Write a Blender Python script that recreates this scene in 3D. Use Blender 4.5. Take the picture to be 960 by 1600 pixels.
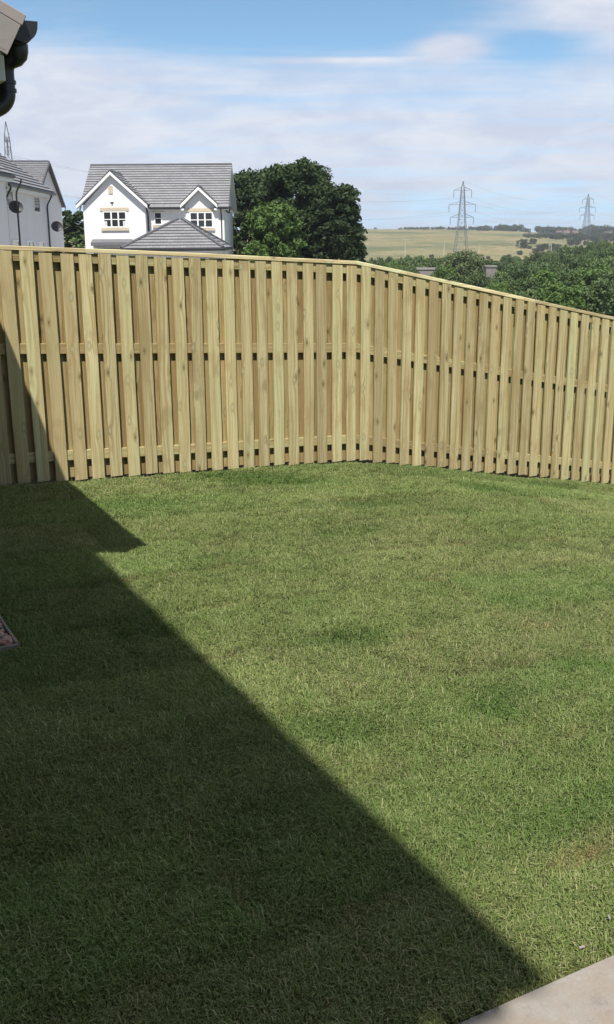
import bpy, bmesh, math, random
import numpy as np
from mathutils import Vector, Matrix

for o in list(bpy.data.objects):
    bpy.data.objects.remove(o, do_unlink=True)
scene = bpy.context.scene
C = scene.collection
R = math.radians
random.seed(7)
rng = np.random.default_rng(7)

# ------------------------------------------------------------------ camera
EYE = Vector((0.0, 0.0, 1.9))
FPX, PITCH, ROLL = 1573.2, 0.2664, -0.0071
cam = bpy.data.cameras.new('camera')
cam_o = bpy.data.objects.new('camera', cam)
C.objects.link(cam_o)
cam.sensor_fit = 'VERTICAL'
cam.sensor_height = 24.0
cam.lens = 24.0 * FPX / 1600.0
cam.clip_start = 0.05
cam.clip_end = 20000
CAMROT = Matrix.Rotation(math.pi / 2 - PITCH, 3, 'X') @ Matrix.Rotation(ROLL, 3, 'Z')
cam_o.matrix_world = Matrix.Translation(EYE) @ CAMROT.to_4x4()
scene.camera = cam_o

# ------------------------------------------------------------------ light
SUN = Vector((0.016, 0.64, -1.0))            # travel of the light
sun = bpy.data.lights.new('sun', 'SUN')
sun.energy = 5.0
sun.angle = R(0.53)
sun.color = (1.0, 0.955, 0.87)
sun_o = bpy.data.objects.new('sun', sun)
sun_o.rotation_euler = SUN.to_track_quat('-Z', 'Y').to_euler()
sun_o.location = (0, -20, 40)
C.objects.link(sun_o)

world = bpy.data.worlds.new('World')
scene.world = world
world.use_nodes = True


class NT:
    """terse node-tree writer"""
    def __init__(self, tree):
        self.t = tree
        tree.nodes.clear()

    def n(self, typ, ins=None, **kw):
        nd = self.t.nodes.new(typ)
        for k, v in kw.items():
            setattr(nd, k, v)
        for k, v in (ins or {}).items():
            self.set(nd.inputs[k], v)
        return nd

    def set(self, sock, v):
        if isinstance(v, bpy.types.NodeSocket):
            self.t.links.new(v, sock)
        elif isinstance(v, bpy.types.Node):
            self.t.links.new(v.outputs[0], sock)
        else:
            sock.default_value = v

    def m(self, op, a, b=None, c=None, clamp=False):
        nd = self.n('ShaderNodeMath', operation=op, use_clamp=clamp)
        for i, v in enumerate((a, b, c)):
            if v is not None:
                self.set(nd.inputs[i], v)
        return nd.outputs[0]

    def v(self, op, a, b=None, scale=None):
        nd = self.n('ShaderNodeVectorMath', operation=op)
        self.set(nd.inputs[0], a)
        if b is not None:
            self.set(nd.inputs[1], b)
        if scale is not None:
            self.set(nd.inputs['Scale'], scale)
        return nd.outputs[0]

    def mix(self, f, a, b, bt='MIX'):
        nd = self.n('ShaderNodeMix', data_type='RGBA', blend_type=bt)
        self.set(nd.inputs[0], f)
        for k, v in ((6, a), (7, b)):
            if isinstance(v, tuple) and len(v) == 3:
                v = v + (1,)
            self.set(nd.inputs[k], v)
        return nd.outputs[2]

    def ss(self, x, lo, hi, a=0.0, b=1.0):
        nd = self.n('ShaderNodeMapRange', {0: x, 1: lo, 2: hi, 3: a, 4: b}, interpolation_type='SMOOTHSTEP')
        return nd.outputs[0]

    def noise(self, vec, scale, detail=3, rough=0.55, dist=0.0, out=0):
        nd = self.n('ShaderNodeTexNoise', {'Scale': scale, 'Detail': detail, 'Roughness': rough, 'Distortion': dist})
        if vec is not None:
            self.set(nd.inputs['Vector'], vec)
        return nd.outputs[out]

    def comb(self, x, y, z):
        return self.n('ShaderNodeCombineXYZ', {0: x, 1: y, 2: z}).outputs[0]

    def sep(self, v):
        return self.n('ShaderNodeSeparateXYZ', {0: v}).outputs


w = NT(world.node_tree)
sky = w.n('ShaderNodeTexSky', sky_type='NISHITA', sun_disc=False, sun_elevation=math.atan2(1.0, 0.64),
          sun_rotation=R(180), altitude=50, air_density=0.8, dust_density=0.6, ozone_density=1.0)
gen = w.n('ShaderNodeTexCoord').outputs['Generated']
dx, dy, dz = w.sep(gen)
el = w.m('MULTIPLY', w.m('ARCSINE', dz), 57.2958)
az = w.m('MULTIPLY', w.m('ARCTAN2', dx, dy), 57.2958)
den = w.m('ADD', w.m('MAXIMUM', dz, 0.0), 0.07)
pl = w.comb(w.m('DIVIDE', dx, den), w.m('DIVIDE', dy, den), 0.0)
n_big = w.noise(w.v('MULTIPLY', pl, (0.55, 0.5, 1.0)), 0.9, 5, 0.55, 0.6)
n_wisp = w.noise(w.v('ADD', w.v('MULTIPLY', pl, (0.28, 1.1, 1.0)), (3.1, 0.4, 0)), 1.5, 6, 0.62, 1.0)
cov = w.m('ADD', w.m('MULTIPLY', n_big, 0.80), w.m('MULTIPLY', n_wisp, 0.62))
bias = w.n('ShaderNodeFloatCurve')
crv = bias.mapping.curves[0]
for px, py in ((0.0, 0.50), (0.03, 0.52), (0.07, 0.66), (0.12, 0.66), (0.165, 0.58), (0.215, 0.40), (0.30, 0.26), (0.6, 0.10), (1.0, 0.05)):
    crv.points.new(px, py)
crv.points.remove(crv.points[0])
crv.points.remove(crv.points[-1])
bias.mapping.update()
w.set(bias.inputs['Value'], w.m('MULTIPLY', el, 1 / 45.0, clamp=True))
n_fine = w.noise(w.v('MULTIPLY', w.comb(az, w.m('MULTIPLY', el, 2.2), 0.0), (0.11, 0.13, 1.0)), 1.6, 6, 0.6, 0.5)


def blob(a0, e0, wa, we, amt, ragged=0.5):
    qa = w.m('DIVIDE', w.m('SUBTRACT', az, a0), wa)
    qe = w.m('DIVIDE', w.m('SUBTRACT', el, e0), we)
    rr = w.m('ADD', w.m('MULTIPLY', qa, qa), w.m('MULTIPLY', qe, qe))
    g = w.m('EXPONENT', w.m('MULTIPLY', rr, -1.0))
    return w.m('MULTIPLY', g, w.m('MULTIPLY', w.m('ADD', w.m('MULTIPLY', n_fine, ragged * 2), 1.0 - ragged), amt))


feat = w.m('ADD', blob(2.0, 8.9, 4.2, 0.16, 0.30, 0.9), blob(7.6, 9.45, 1.5, 0.55, 0.55, 1.1))
feat = w.m('ADD', feat, blob(16.0, 11.5, 6.5, 2.6, 0.46, 0.5))
feat = w.m('ADD', feat, blob(-15.5, 7.0, 6.0, 3.0, 0.20, 0.4))
feat = w.m('SUBTRACT', feat, blob(-1.0, 10.6, 12.0, 1.5, 0.20, 0.3))
feat = w.m('SUBTRACT', feat, blob(12.3, 9.3, 2.6, 0.7, 0.34, 0.9))
feat = w.m('SUBTRACT', feat, blob(2.0, 5.6, 3.6, 0.35, 0.14, 0.8))
feat = w.m('SUBTRACT', feat, blob(13.5, 1.9, 6.0, 0.8, 0.10, 0.6))
tot = w.m('ADD', w.m('ADD', w.m('SUBTRACT', cov, 0.71), bias.outputs[0]), feat)
mask = w.ss(tot, 0.24, 0.72, 0.0, 0.95)
lump = w.noise(w.comb(w.m('MULTIPLY', az, 0.16), w.m('MULTIPLY', el, 0.5), 0.0), 1.3, 5, 0.6, 0.4)
cl_col = w.mix(w.ss(lump, 0.3, 0.7), (9.4, 10.2, 12.3), (12.2, 12.5, 13.6))
SKYS = 0.05
hz = w.m('EXPONENT', w.m('MULTIPLY', w.m('MAXIMUM', el, 0.0), -1 / 11.0))      # bright summer haze thinning with height
clear = w.v('ADD', w.v('MULTIPLY', sky.outputs[0], (0.92, 0.97, 1.06)), w.v('SCALE', (4.3, 9.8, 14.8), scale=hz))
bg = w.n('ShaderNodeBackground', {'Color': w.mix(mask, clear, cl_col), 'Strength': SKYS})
w.n('ShaderNodeOutputWorld', {'Surface': bg})

vs = scene.view_settings
vs.view_transform = 'Standard'
vs.look = 'None'
vs.exposure = 0.45
vs.gamma = 1.0
vs.use_curve_mapping = False


# ------------------------------------------------------------------ helpers
def tag(o, label=None, cat=None, group=None, kind=None):
    if label: o['label'] = label
    if cat: o['category'] = cat
    if group: o['group'] = group
    if kind: o['kind'] = kind
    return o


def empty(name, loc, rz=0.0):
    o = bpy.data.objects.new(name, None)
    C.objects.link(o)
    o.location = loc
    o.rotation_euler = (0, 0, rz)
    o.empty_display_size = 0.3
    return o


def link_mesh(name, me, mat, parent=None):
    o = bpy.data.objects.new(name, me)
    C.objects.link(o)
    if mat is not None and not me.materials:
        me.materials.append(mat)
    o.parent = parent
    return o


def copy_tree(o, parent=None):
    c = o.copy()
    C.objects.link(c)
    c.parent = parent
    for ch in list(o.children):
        copy_tree(ch, c)
    return c


class MB:
    def __init__(self):
        self.v = []
        self.f = []

    def box(self, x0, x1, y0, y1, z0, z1):
        b = len(self.v)
        self.v += [(x0, y0, z0), (x1, y0, z0), (x1, y1, z0), (x0, y1, z0), (x0, y0, z1), (x1, y0, z1), (x1, y1, z1), (x0, y1, z1)]
        self.f += [tuple(b + i for i in q) for q in ((0, 3, 2, 1), (4, 5, 6, 7), (0, 1, 5, 4), (1, 2, 6, 5), (2, 3, 7, 6), (3, 0, 4, 7))]
        return self

    def poly(self, pts):
        b = len(self.v)
        self.v += [tuple(p) for p in pts]
        self.f.append(tuple(range(b, b + len(pts))))
        return self

    def prism(self, pts, vec):
        """closed outline pts pushed along vec"""
        vec = Vector(vec)
        b = len(self.v)
        n = len(pts)
        self.v += [tuple(p) for p in pts] + [tuple(Vector(p) + vec) for p in pts]
        self.f.append(tuple(range(b + n - 1, b - 1, -1)))
        self.f.append(tuple(range(b + n, b + 2 * n)))
        for i in range(n):
            j = (i + 1) % n
            self.f.append((b + i, b + j, b + n + j, b + n + i))
        return self

    def bar(self, p, q, r, sides=4, r2=None):
        p, q = Vector(p), Vector(q)
        d = (q - p)
        if d.length < 1e-6:
            return self
        d.normalize()
        u = d.cross(Vector((0, 0, 1)))
        if u.length < 0.05:
            u = d.cross(Vector((1, 0, 0)))
        u.normalize()
        vv = d.cross(u)
        r2 = r if r2 is None else r2
        b = len(self.v)
        for (pt, rad) in ((p, r), (q, r2)):
            for i in range(sides):
                a = 2 * math.pi * (i + 0.5) / sides
                self.v.append(tuple(pt + (u * math.cos(a) + vv * math.sin(a)) * rad))
        for i in range(sides):
            j = (i + 1) % sides
            self.f.append((b + i, b + j, b + sides + j, b + sides + i))
        self.f.append(tuple(range(b + sides - 1, b - 1, -1)))
        self.f.append(tuple(range(b + sides, b + 2 * sides)))
        return self

    def tube(self, pts, r, sides=12):
        """swept round tube through pts"""
        pts = [Vector(p) for p in pts]
        rings = []
        for i, p in enumerate(pts):
            d = (pts[min(i + 1, len(pts) - 1)] - pts[max(i - 1, 0)]).normalized()
            u = d.cross(Vector((0, 1, 0)))
            if u.length < 0.05:
                u = d.cross(Vector((1, 0, 0)))
            u.normalize()
            vv = d.cross(u)
            rr = r[i] if isinstance(r, (list, tuple)) else r
            b = len(self.v)
            self.v += [tuple(p + (u * math.cos(2 * math.pi * k / sides) + vv * math.sin(2 * math.pi * k / sides)) * rr) for k in range(sides)]
            rings.append(b)
        for b0, b1 in zip(rings, rings[1:]):
            for k in range(sides):
                j = (k + 1) % sides
                self.f.append((b0 + k, b0 + j, b1 + j, b1 + k))
        self.f.append(tuple(range(rings[0] + sides - 1, rings[0] - 1, -1)))
        self.f.append(tuple(range(rings[-1], rings[-1] + sides)))
        return self

    def mesh(self, name, smooth=False, bevel=0.0):
        me = bpy.data.meshes.new(name)
        me.from_pydata(self.v, [], self.f)
        bm = bmesh.new()
        bm.from_mesh(me)
        bmesh.ops.recalc_face_normals(bm, faces=bm.faces)
        if bevel:
            bmesh.ops.bevel(bm, geom=list(bm.edges), offset=bevel, segments=1, affect='EDGES', profile=0.6)
        if smooth:
            for f in bm.faces:
                f.smooth = True
        bm.to_mesh(me)
        bm.free()
        if smooth:
            me.set_sharp_from_angle(angle=R(40))
        return me

    def build(self, name, mat, parent=None, smooth=False, bevel=0.0):
        return link_mesh(name, self.mesh(name, smooth, bevel), mat, parent)


def material(name):
    m = bpy.data.materials.new(name)
    m.use_nodes = True
    return m, NT(m.node_tree)


def finish(nt, col, rough=0.7, bump=None, bstr=0.3, bdist=0.01, spec=0.3, metallic=0.0):
    p = nt.n('ShaderNodeBsdfPrincipled', {'Roughness': rough, 'Metallic': metallic, 'Specular IOR Level': spec})
    nt.set(p.inputs['Base Color'], col if not (isinstance(col, tuple) and len(col) == 3) else col + (1,))
    if bump is not None:
        nt.set(p.inputs['Normal'], nt.n('ShaderNodeBump', {'Height': bump, 'Strength': bstr, 'Distance': bdist}).outputs[0])
    nt.n('ShaderNodeOutputMaterial', {'Surface': p})
    return p


def simple(name, col, rough=0.7, var=0.15, scale=6.0, spec=0.3, bstr=0.15, bdist=0.01, metallic=0.0):
    m, t = material(name)
    co = t.n('ShaderNodeTexCoord').outputs['Object']
    nz = t.noise(co, scale, 5, 0.6)
    rnd = t.n('ShaderNodeObjectInfo').outputs['Random']
    f = t.m('ADD', t.m('MULTIPLY', t.m('SUBTRACT', nz, 0.5), var * 2), t.m('MULTIPLY', t.m('SUBTRACT', rnd, 0.5), var * 0.5))
    c = t.v('SCALE', col, scale=t.m('ADD', f, 1.0))
    finish(t, c, rough, t.noise(co, scale * 9, 4, 0.6), bstr, bdist, spec, metallic)
    return m


def srand(k):
    return random.Random(k)


# ------------------------------------------------------------------ fence line and ground heights
FA = 0.5205                                   # fence runs straight, turned this much
FE = Vector((math.cos(FA), math.sin(FA)))     # along the fence
FD = Vector((-math.sin(FA), math.cos(FA)))    # through the fence, away from the garden
FC = Vector((0.4526, 9.1235))                 # where the ground starts to fall
ZC = -0.089
SL1, SL2, GW = -0.0544, -0.1942, -0.02


def sw(x, y):
    px, py = x - FC.x, y - FC.y
    return px * FE.x + py * FE.y, -(px * FD.x + py * FD.y)


def fence_z(s):
    return ZC + (SL1 if s < 0 else SL2) * s


def lawn_z(s, wd):
    k = 0.10 + 0.25 * np.clip(wd, 0, 3)
    bend = SL1 * s + (SL2 - SL1) * k * np.logaddexp(0, s / k)
    return ZC + bend + GW * wd - 0.012


def at(px, py, Y):
    """the point at forward distance Y that the photograph shows at pixel px, py"""
    d = CAMROT @ Vector(((px - 480) / FPX, (800 - py) / FPX, -1.0))
    return EYE + d * (Y / d.y)


YR = [-300, 0, 11, 20, 60, 100, 180, 300, 500, 627, 800, 1000, 1150, 1300, 2000, 9000]
ZR = [-3.3, -3.3, -3.8, -4.6, -6.2, -7.2, -9.0, -11.5, -12.5, -10.4, -4.0, 3.0, 7.0, 8.0, 5.0, -10.0]
YL = [-300, 0, 12, 35, 90, 150, 300, 500, 627, 800, 1000, 1150, 1300, 2000, 9000]
ZL = [-2.35, -2.35, -2.6, -2.8, -3.1, -5.5, -11.5, -12.5, -10.4, -4.0, 3.0, 7.0, 8.0, 5.0, -10.0]


def terrain_z(x, y):
    x = np.asarray(x, float)
    y = np.asarray(y, float)
    q = np.clip((x + 1 - np.clip(y, 0, 100) * 0.03) / np.where(y < 30, 4.0, 12.0), 0, 1)
    q = q * q * (3 - 2 * q)
    z = np.interp(y, YL, ZL) * (1 - q) + np.interp(y, YR, ZR) * q
    far = np.clip((y - 250) / 400, 0, 1)
    z = z + far * (1.3 * np.sin(x * 0.011 + 1.0) + 0.7 * np.sin(x * 0.027 + y * 0.012))
    z = z - far * np.clip((x - 150) / 220, 0, 1) * 7.0
    mid = np.clip((y - 20) / 60, 0, 1)
    z = z + mid * 0.25 * np.sin(x * 0.21 + 0.7) * np.sin(y * 0.17)
    return z + 1.9


def ground_hit(px, py, y0=60.0, y1=1400.0):
    """forward distance at which the sight line through px, py meets the open ground"""
    Y = y0
    while Y < y1:
        q = at(px, py, Y)
        if q.z <= float(terrain_z(q.x, Y)):
            break
        Y *= 1.01
    return Y


# ------------------------------------------------------------------ materials
def mat_wood(name, tint=(1, 1, 1), horizontal=False):
    m, t = material(name)
    co = t.n('ShaderNodeTexCoord').outputs['Object']
    rnd = t.n('ShaderNodeObjectInfo').outputs['Random']
    x, y, z = t.sep(co)
    if horizontal:
        x, z = z, x
    r2 = t.m('FRACT', t.m('MULTIPLY', rnd, 37.73))
    r3 = t.m('FRACT', t.m('MULTIPLY', rnd, 91.17))
    ox = t.m('ADD', x, t.m('MULTIPLY', y, 0.8))
    kv = t.comb(t.m('ADD', t.m('MULTIPLY', ox, 8.0), t.m('MULTIPLY', rnd, 57.0)), t.m('ADD', t.m('MULTIPLY', z, 3.6), t.m('MULTIPLY', r2, 83.0)), 0.0)
    vor = t.n('ShaderNodeTexVoronoi', {'Vector': kv, 'Scale': 1.0, 'Randomness': 1.0}, voronoi_dimensions='2D', feature='F1')
    kd = t.m('ADD', vor.outputs['Distance'], t.m('MULTIPLY', t.m('SUBTRACT', t.noise(t.v('MULTIPLY', kv, (9.0, 5.0, 1.0)), 1.0, 3, 0.6), 0.5), 0.10))
    ksel = t.sep(vor.outputs['Color'])[0]
    on = t.ss(ksel, 0.48, 0.52)
    near = t.m('MULTIPLY', t.m('EXPONENT', t.m('MULTIPLY', t.m('MULTIPLY', kd, kd), -16.0)), on)
    gx = t.m('ADD', ox, t.m('MULTIPLY', near, 0.022))
    bow = t.noise(t.comb(t.m('MULTIPLY', ox, 3.0), t.m('MULTIPLY', rnd, 44.0), t.m('MULTIPLY', z, 0.7)), 1.0, 2, 0.5)
    gx = t.m('ADD', gx, t.m('MULTIPLY', bow, 0.11))
    gv = t.comb(t.m('ADD', t.m('MULTIPLY', gx, 55.0), t.m('MULTIPLY', rnd, 100.0)), t.m('MULTIPLY', y, 30.0), t.m('ADD', t.m('MULTIPLY', z, 0.9), t.m('MULTIPLY', r2, 30.0)))
    grain = t.noise(gv, 1.0, 4, 0.6)
    fine = t.noise(t.v('MULTIPLY', gv, (5.0, 1.0, 5.0)), 1.0, 3, 0.6)
    rings = t.m('SINE', t.m('MULTIPLY', t.m('ADD', gx, t.m('MULTIPLY', grain, 0.006)), 520.0))
    pale = (0.515, 0.46, 0.262)
    dark = (0.32, 0.245, 0.11)
    c = t.mix(t.ss(grain, 0.40, 0.64), pale, dark)
    c = t.mix(t.m('MULTIPLY', t.ss(rings, 0.1, 1.0), 0.34), c, dark)
    c = t.mix(t.m('MULTIPLY', t.ss(fine, 0.48, 0.75), 0.4), c, (0.25, 0.175, 0.075))
    # green tint of the pressure treatment, per board and in streaks
    gn = t.noise(t.comb(t.m('ADD', t.m('MULTIPLY', ox, 6.0), t.m('MULTIPLY', rnd, 71.0)), t.m('MULTIPLY', r2, 9.0), t.m('MULTIPLY', z, 1.3)), 1.0, 3, 0.5)
    c = t.mix(t.m('MULTIPLY', t.ss(t.m('ADD', gn, t.m('MULTIPLY', t.m('SUBTRACT', r3, 0.5), 0.35)), 0.45, 0.75), 0.55), c, (0.34, 0.355, 0.19))
    # brown boards
    c = t.mix(t.m('MULTIPLY', t.ss(r2, 0.55, 1.0), 0.5), c, (0.34, 0.255, 0.125))
    blot = t.noise(t.comb(t.m('ADD', t.m('MULTIPLY', ox, 9.0), t.m('MULTIPLY', r3, 31.0)), t.m('MULTIPLY', rnd, 17.0), t.m('MULTIPLY', z, 3.4)), 1.0, 4, 0.6)
    c = t.mix(t.m('MULTIPLY', t.ss(blot, 0.5, 0.72), 0.65), c, (0.28, 0.205, 0.10))
    heart = t.noise(t.comb(t.m('ADD', t.m('MULTIPLY', gx, 16.0), t.m('MULTIPLY', r2, 23.0)), t.m('MULTIPLY', rnd, 61.0), t.m('MULTIPLY', z, 0.55)), 1.0, 3, 0.55)
    c = t.mix(t.m('MULTIPLY', t.ss(heart, 0.48, 0.66), 0.45), c, (0.33, 0.24, 0.115))
    # knots: halo, then dark centre, some pale resin
    c = t.mix(t.m('MULTIPLY', t.ss(kd, 0.09, 0.20, 1.0, 0.0), t.m('MULTIPLY', on, 0.8)), c, (0.26, 0.22, 0.105))
    dk = t.ss(ksel, 0.74, 0.8)
    c = t.mix(t.m('MULTIPLY', t.ss(kd, 0.035, 0.085, 1.0, 0.0), t.m('MULTIPLY', dk, 0.75)), c, (0.14, 0.085, 0.045))
    c = t.mix(t.m('MULTIPLY', t.ss(kd, 0.03, 0.12, 1.0, 0.0), t.m('MULTIPLY', t.m('MULTIPLY', on, t.m('SUBTRACT', 1.0, dk)), 0.45)), c, (0.50, 0.49, 0.34))
    # bleached streaks
    st = t.noise(t.comb(t.m('ADD', t.m('MULTIPLY', ox, 30.0), t.m('MULTIPLY', r3, 50.0)), 0.0, t.m('ADD', t.m('MULTIPLY', z, 2.6), t.m('MULTIPLY', rnd, 40.0))), 1.0, 3, 0.6)
    c = t.mix(t.m('MULTIPLY', t.ss(st, 0.68, 0.76), 0.6), c, (0.58, 0.56, 0.40))
    c = t.v('MULTIPLY', t.v('SCALE', c, scale=t.m('ADD', 0.80, t.m('MULTIPLY', r3, 0.38))), tint)
    hgt = t.m('ADD', t.m('MULTIPLY', grain, 0.6), t.m('MULTIPLY', fine, 0.5))
    finish(t, c, 0.72, hgt, 0.35, 0.003, 0.25)
    return m


def mat_lawn_soil():
    m, t = material('lawn_soil')
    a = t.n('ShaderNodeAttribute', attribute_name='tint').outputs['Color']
    pos = t.n('ShaderNodeNewGeometry').outputs['Position']
    n1 = t.noise(pos, 45, 5, 0.65)
    n2 = t.noise(pos, 160, 3, 0.6)
    c = t.mix(n1, (0.085, 0.09, 0.035), (0.045, 0.06, 0.02))
    c = t.mix(t.ss(n2, 0.5, 0.8), c, (0.10, 0.085, 0.045))
    seam = t.n('ShaderNodeAttribute', attribute_name='seam').outputs['Fac']
    c = t.mix(seam, c, (0.17, 0.105, 0.055))
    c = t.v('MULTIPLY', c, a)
    finish(t, c, 0.95, n1, 0.6, 0.02, 0.1)
    return m


def mat_grass():
    m, t = material('grass_blades')
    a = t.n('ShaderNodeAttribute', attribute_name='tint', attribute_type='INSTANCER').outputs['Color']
    seam = t.n('ShaderNodeAttribute', attribute_name='seam', attribute_type='INSTANCER').outputs['Fac']
    bl = t.n('ShaderNodeAttribute', attribute_name='blade').outputs['Fac']      # per-blade random number
    tip = t.n('ShaderNodeAttribute', attribute_name='tip').outputs['Fac']
    rnd = t.n('ShaderNodeObjectInfo').outputs['Random']
    k = t.m('FRACT', t.m('ADD', bl, rnd))
    ramp = t.n('ShaderNodeValToRGB', {'Fac': k})
    cr = ramp.color_ramp
    cr.elements[0].color = (0.110, 0.160, 0.050, 1)
    cr.elements[1].color = (0.165, 0.200, 0.085, 1)
    for p_, c_ in ((0.35, (0.145, 0.195, 0.065, 1)), (0.6, (0.195, 0.228, 0.098, 1)), (0.78, (0.25, 0.262, 0.14, 1)), (0.86, (0.33, 0.305, 0.19, 1)), (0.9, (0.12, 0.165, 0.056, 1))):
        e_ = cr.elements.new(p_)
        e_.color = c_
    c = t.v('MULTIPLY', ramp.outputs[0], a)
    c = t.mix(t.m('MULTIPLY', seam, 0.75), c, (0.22, 0.15, 0.075))
    c = t.v('SCALE', c, scale=t.m('ADD', 0.9, t.m('MULTIPLY', tip, 0.2)))
    p = t.n('ShaderNodeBsdfPrincipled', {'Base Color': c, 'Roughness': 0.6, 'Specular IOR Level': 0.08})
    tr = t.n('ShaderNodeBsdfTranslucent', {'Color': t.v('MULTIPLY', c, (1.0, 1.1, 0.6))})
    mx = t.n('ShaderNodeMixShader', {0: 0.15, 1: p.outputs[0], 2: tr.outputs[0]})
    t.n('ShaderNodeOutputMaterial', {'Surface': mx})
    return m


def mat_leaf(name, c0, c1, c2):
    m, t = material(name)
    at_ = t.n('ShaderNodeAttribute', attribute_name='leaf').outputs['Fac']
    rnd = t.n('ShaderNodeObjectInfo').outputs['Random']
    co = t.n('ShaderNodeTexCoord').outputs['Object']
    nz = t.noise(co, 0.9, 3, 0.6)
    c = t.mix(t.ss(nz, 0.35, 0.65), c0, c1)
    c = t.mix(t.m('MULTIPLY', at_, 0.55), c, c2)
    c = t.v('SCALE', c, scale=t.m('ADD', 0.8, t.m('MULTIPLY', rnd, 0.4)))
    p = t.n('ShaderNodeBsdfPrincipled', {'Base Color': c, 'Roughness': 0.6, 'Specular IOR Level': 0.2})
    tr = t.n('ShaderNodeBsdfTranslucent', {'Color': t.v('MULTIPLY', c, (1.0, 1.15, 0.5))})
    mx = t.n('ShaderNodeMixShader', {0: 0.2, 1: p.outputs[0], 2: tr.outputs[0]})
    t.n('ShaderNodeOutputMaterial', {'Surface': mx})
    return m


def mat_terrain():
    m, t = material('countryside')
    pos = t.n('ShaderNodeNewGeometry').outputs['Position']
    n1 = t.noise(pos, 0.012, 5, 0.6, 0.4)
    n2 = t.noise(pos, 0.09, 5, 0.65)
    n3 = t.noise(t.v('MULTIPLY', pos, (1.0, 0.35, 1.0)), 0.03, 4, 0.6, 0.6)
    x, y, z = t.sep(pos)
    n4 = t.noise(t.v('MULTIPLY', pos, (1.0, 0.5, 1.0)), 0.22, 5, 0.7)
    straw = t.mix(t.ss(n2, 0.35, 0.65), (0.27, 0.22, 0.115), (0.175, 0.165, 0.08))
    green = t.mix(t.ss(n2, 0.35, 0.7), (0.085, 0.11, 0.05), (0.135, 0.145, 0.07))
    c = t.mix(t.ss(n1, 0.44, 0.62), straw, green)
    c = t.mix(t.m('MULTIPLY', t.ss(n3, 0.58, 0.7), 0.6), c, (0.26, 0.205, 0.15))
    c = t.mix(t.m('MULTIPLY', t.ss(n4, 0.48, 0.64), 0.6), c, (0.09, 0.10, 0.05))
    nearg = t.mix(n2, (0.085, 0.11, 0.045), (0.13, 0.15, 0.07))
    c = t.mix(t.ss(y, 120, 280), nearg, c)
    est_bounce = t.m('MULTIPLY', t.m('MULTIPLY', t.ss(y, 14, 18), t.ss(y, 76, 82, 1.0, 0.0)), t.ss(t.m('ADD', x, t.m('MULTIPLY', n2, 1.5)), -2.5, -1.0, 1.0, 0.0))
    c = t.mix(est_bounce, c, t.mix(n2, (0.24, 0.23, 0.22), (0.34, 0.32, 0.30)))  # hidden ground by the houses, made pale grey to bounce neutral light
    c = t.mix(t.ss(y, 1180, 1300), c, (0.075, 0.09, 0.04))
    finish(t, c, 0.95, n2, 0.4, 0.5, 0.1)
    return m


def mat_tiles(name, base):
    m, t = material(name)
    co = t.n('ShaderNodeTexCoord').outputs['Object']
    uv = t.n('ShaderNodeUVMap').outputs[0]
    br = t.n('ShaderNodeTexBrick', {'Vector': uv, 'Scale': 1.0, 'Mortar Size': 0.012, 'Brick Width': 0.33, 'Row Height': 0.30,
                                    'Color1': (0.92, 0.92, 0.92, 1), 'Color2': (1.06, 1.06, 1.06, 1), 'Mortar': (0.7, 0.7, 0.7, 1)})
    nz = t.noise(co, 1.4, 5, 0.6)
    c = t.v('MULTIPLY', t.v('SCALE', base, scale=t.m('ADD', 0.75, t.m('MULTIPLY', nz, 0.5))), br.outputs['Color'])
    finish(t, c, 0.6, t.noise(co, 14, 3, 0.6), 0.2, 0.01, 0.35)
    return m


def mat_render(name, col):
    m, t = material(name)
    co = t.n('ShaderNodeTexCoord').outputs['Object']
    x, y, z = t.sep(co)
    n1 = t.noise(co, 0.6, 5, 0.6)
    drip = t.noise(t.v('MULTIPLY', co, (3.0, 3.0, 0.25)), 1.0, 4, 0.6)
    f = t.m('SUBTRACT', 1.04, t.m('ADD', t.m('MULTIPLY', n1, 0.09), t.m('MULTIPLY', t.ss(drip, 0.5, 0.8), 0.08)))
    finish(t, t.v('SCALE', col, scale=f), 0.9, t.noise(co, 30, 4, 0.7), 0.25, 0.01, 0.15)
    return m


def mat_slab():
    m, t = material('paving_slab')
    pos = t.n('ShaderNodeTexCoord').outputs['Object']
    n1 = t.noise(pos, 3.2, 5, 0.6, 0.4)
    n2 = t.noise(pos, 9.0, 6, 0.7)
    n3 = t.noise(pos, 140, 3, 0.7)
    c = t.mix(t.ss(n1, 0.38, 0.62), (0.25, 0.212, 0.172), (0.27, 0.255, 0.235))
    c = t.mix(t.m('MULTIPLY', t.ss(n2, 0.52, 0.7), 0.6), c, (0.35, 0.33, 0.305))
    c = t.mix(t.m('MULTIPLY', t.ss(n2, 0.3, 0.46, 1, 0), 0.75), c, (0.175, 0.16, 0.15))
    c = t.mix(t.m('MULTIPLY', t.ss(t.noise(pos, 22, 4, 0.7), 0.58, 0.7), 0.4), c, (0.16, 0.14, 0.115))
    c = t.v('SCALE', c, scale=t.m('ADD', 0.84, t.m('MULTIPLY', n3, 0.32)))
    finish(t, c, 0.85, t.m('ADD', n3, n2), 0.3, 0.004, 0.2)
    return m


def mat_glass():
    m, t = material('window_glass')
    p = t.n('ShaderNodeBsdfPrincipled', {'Base Color': (0.018, 0.02, 0.024, 1), 'Roughness': 0.06, 'Specular IOR Level': 0.6})
    t.n('ShaderNodeOutputMaterial', {'Surface': p})
    return m


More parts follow.
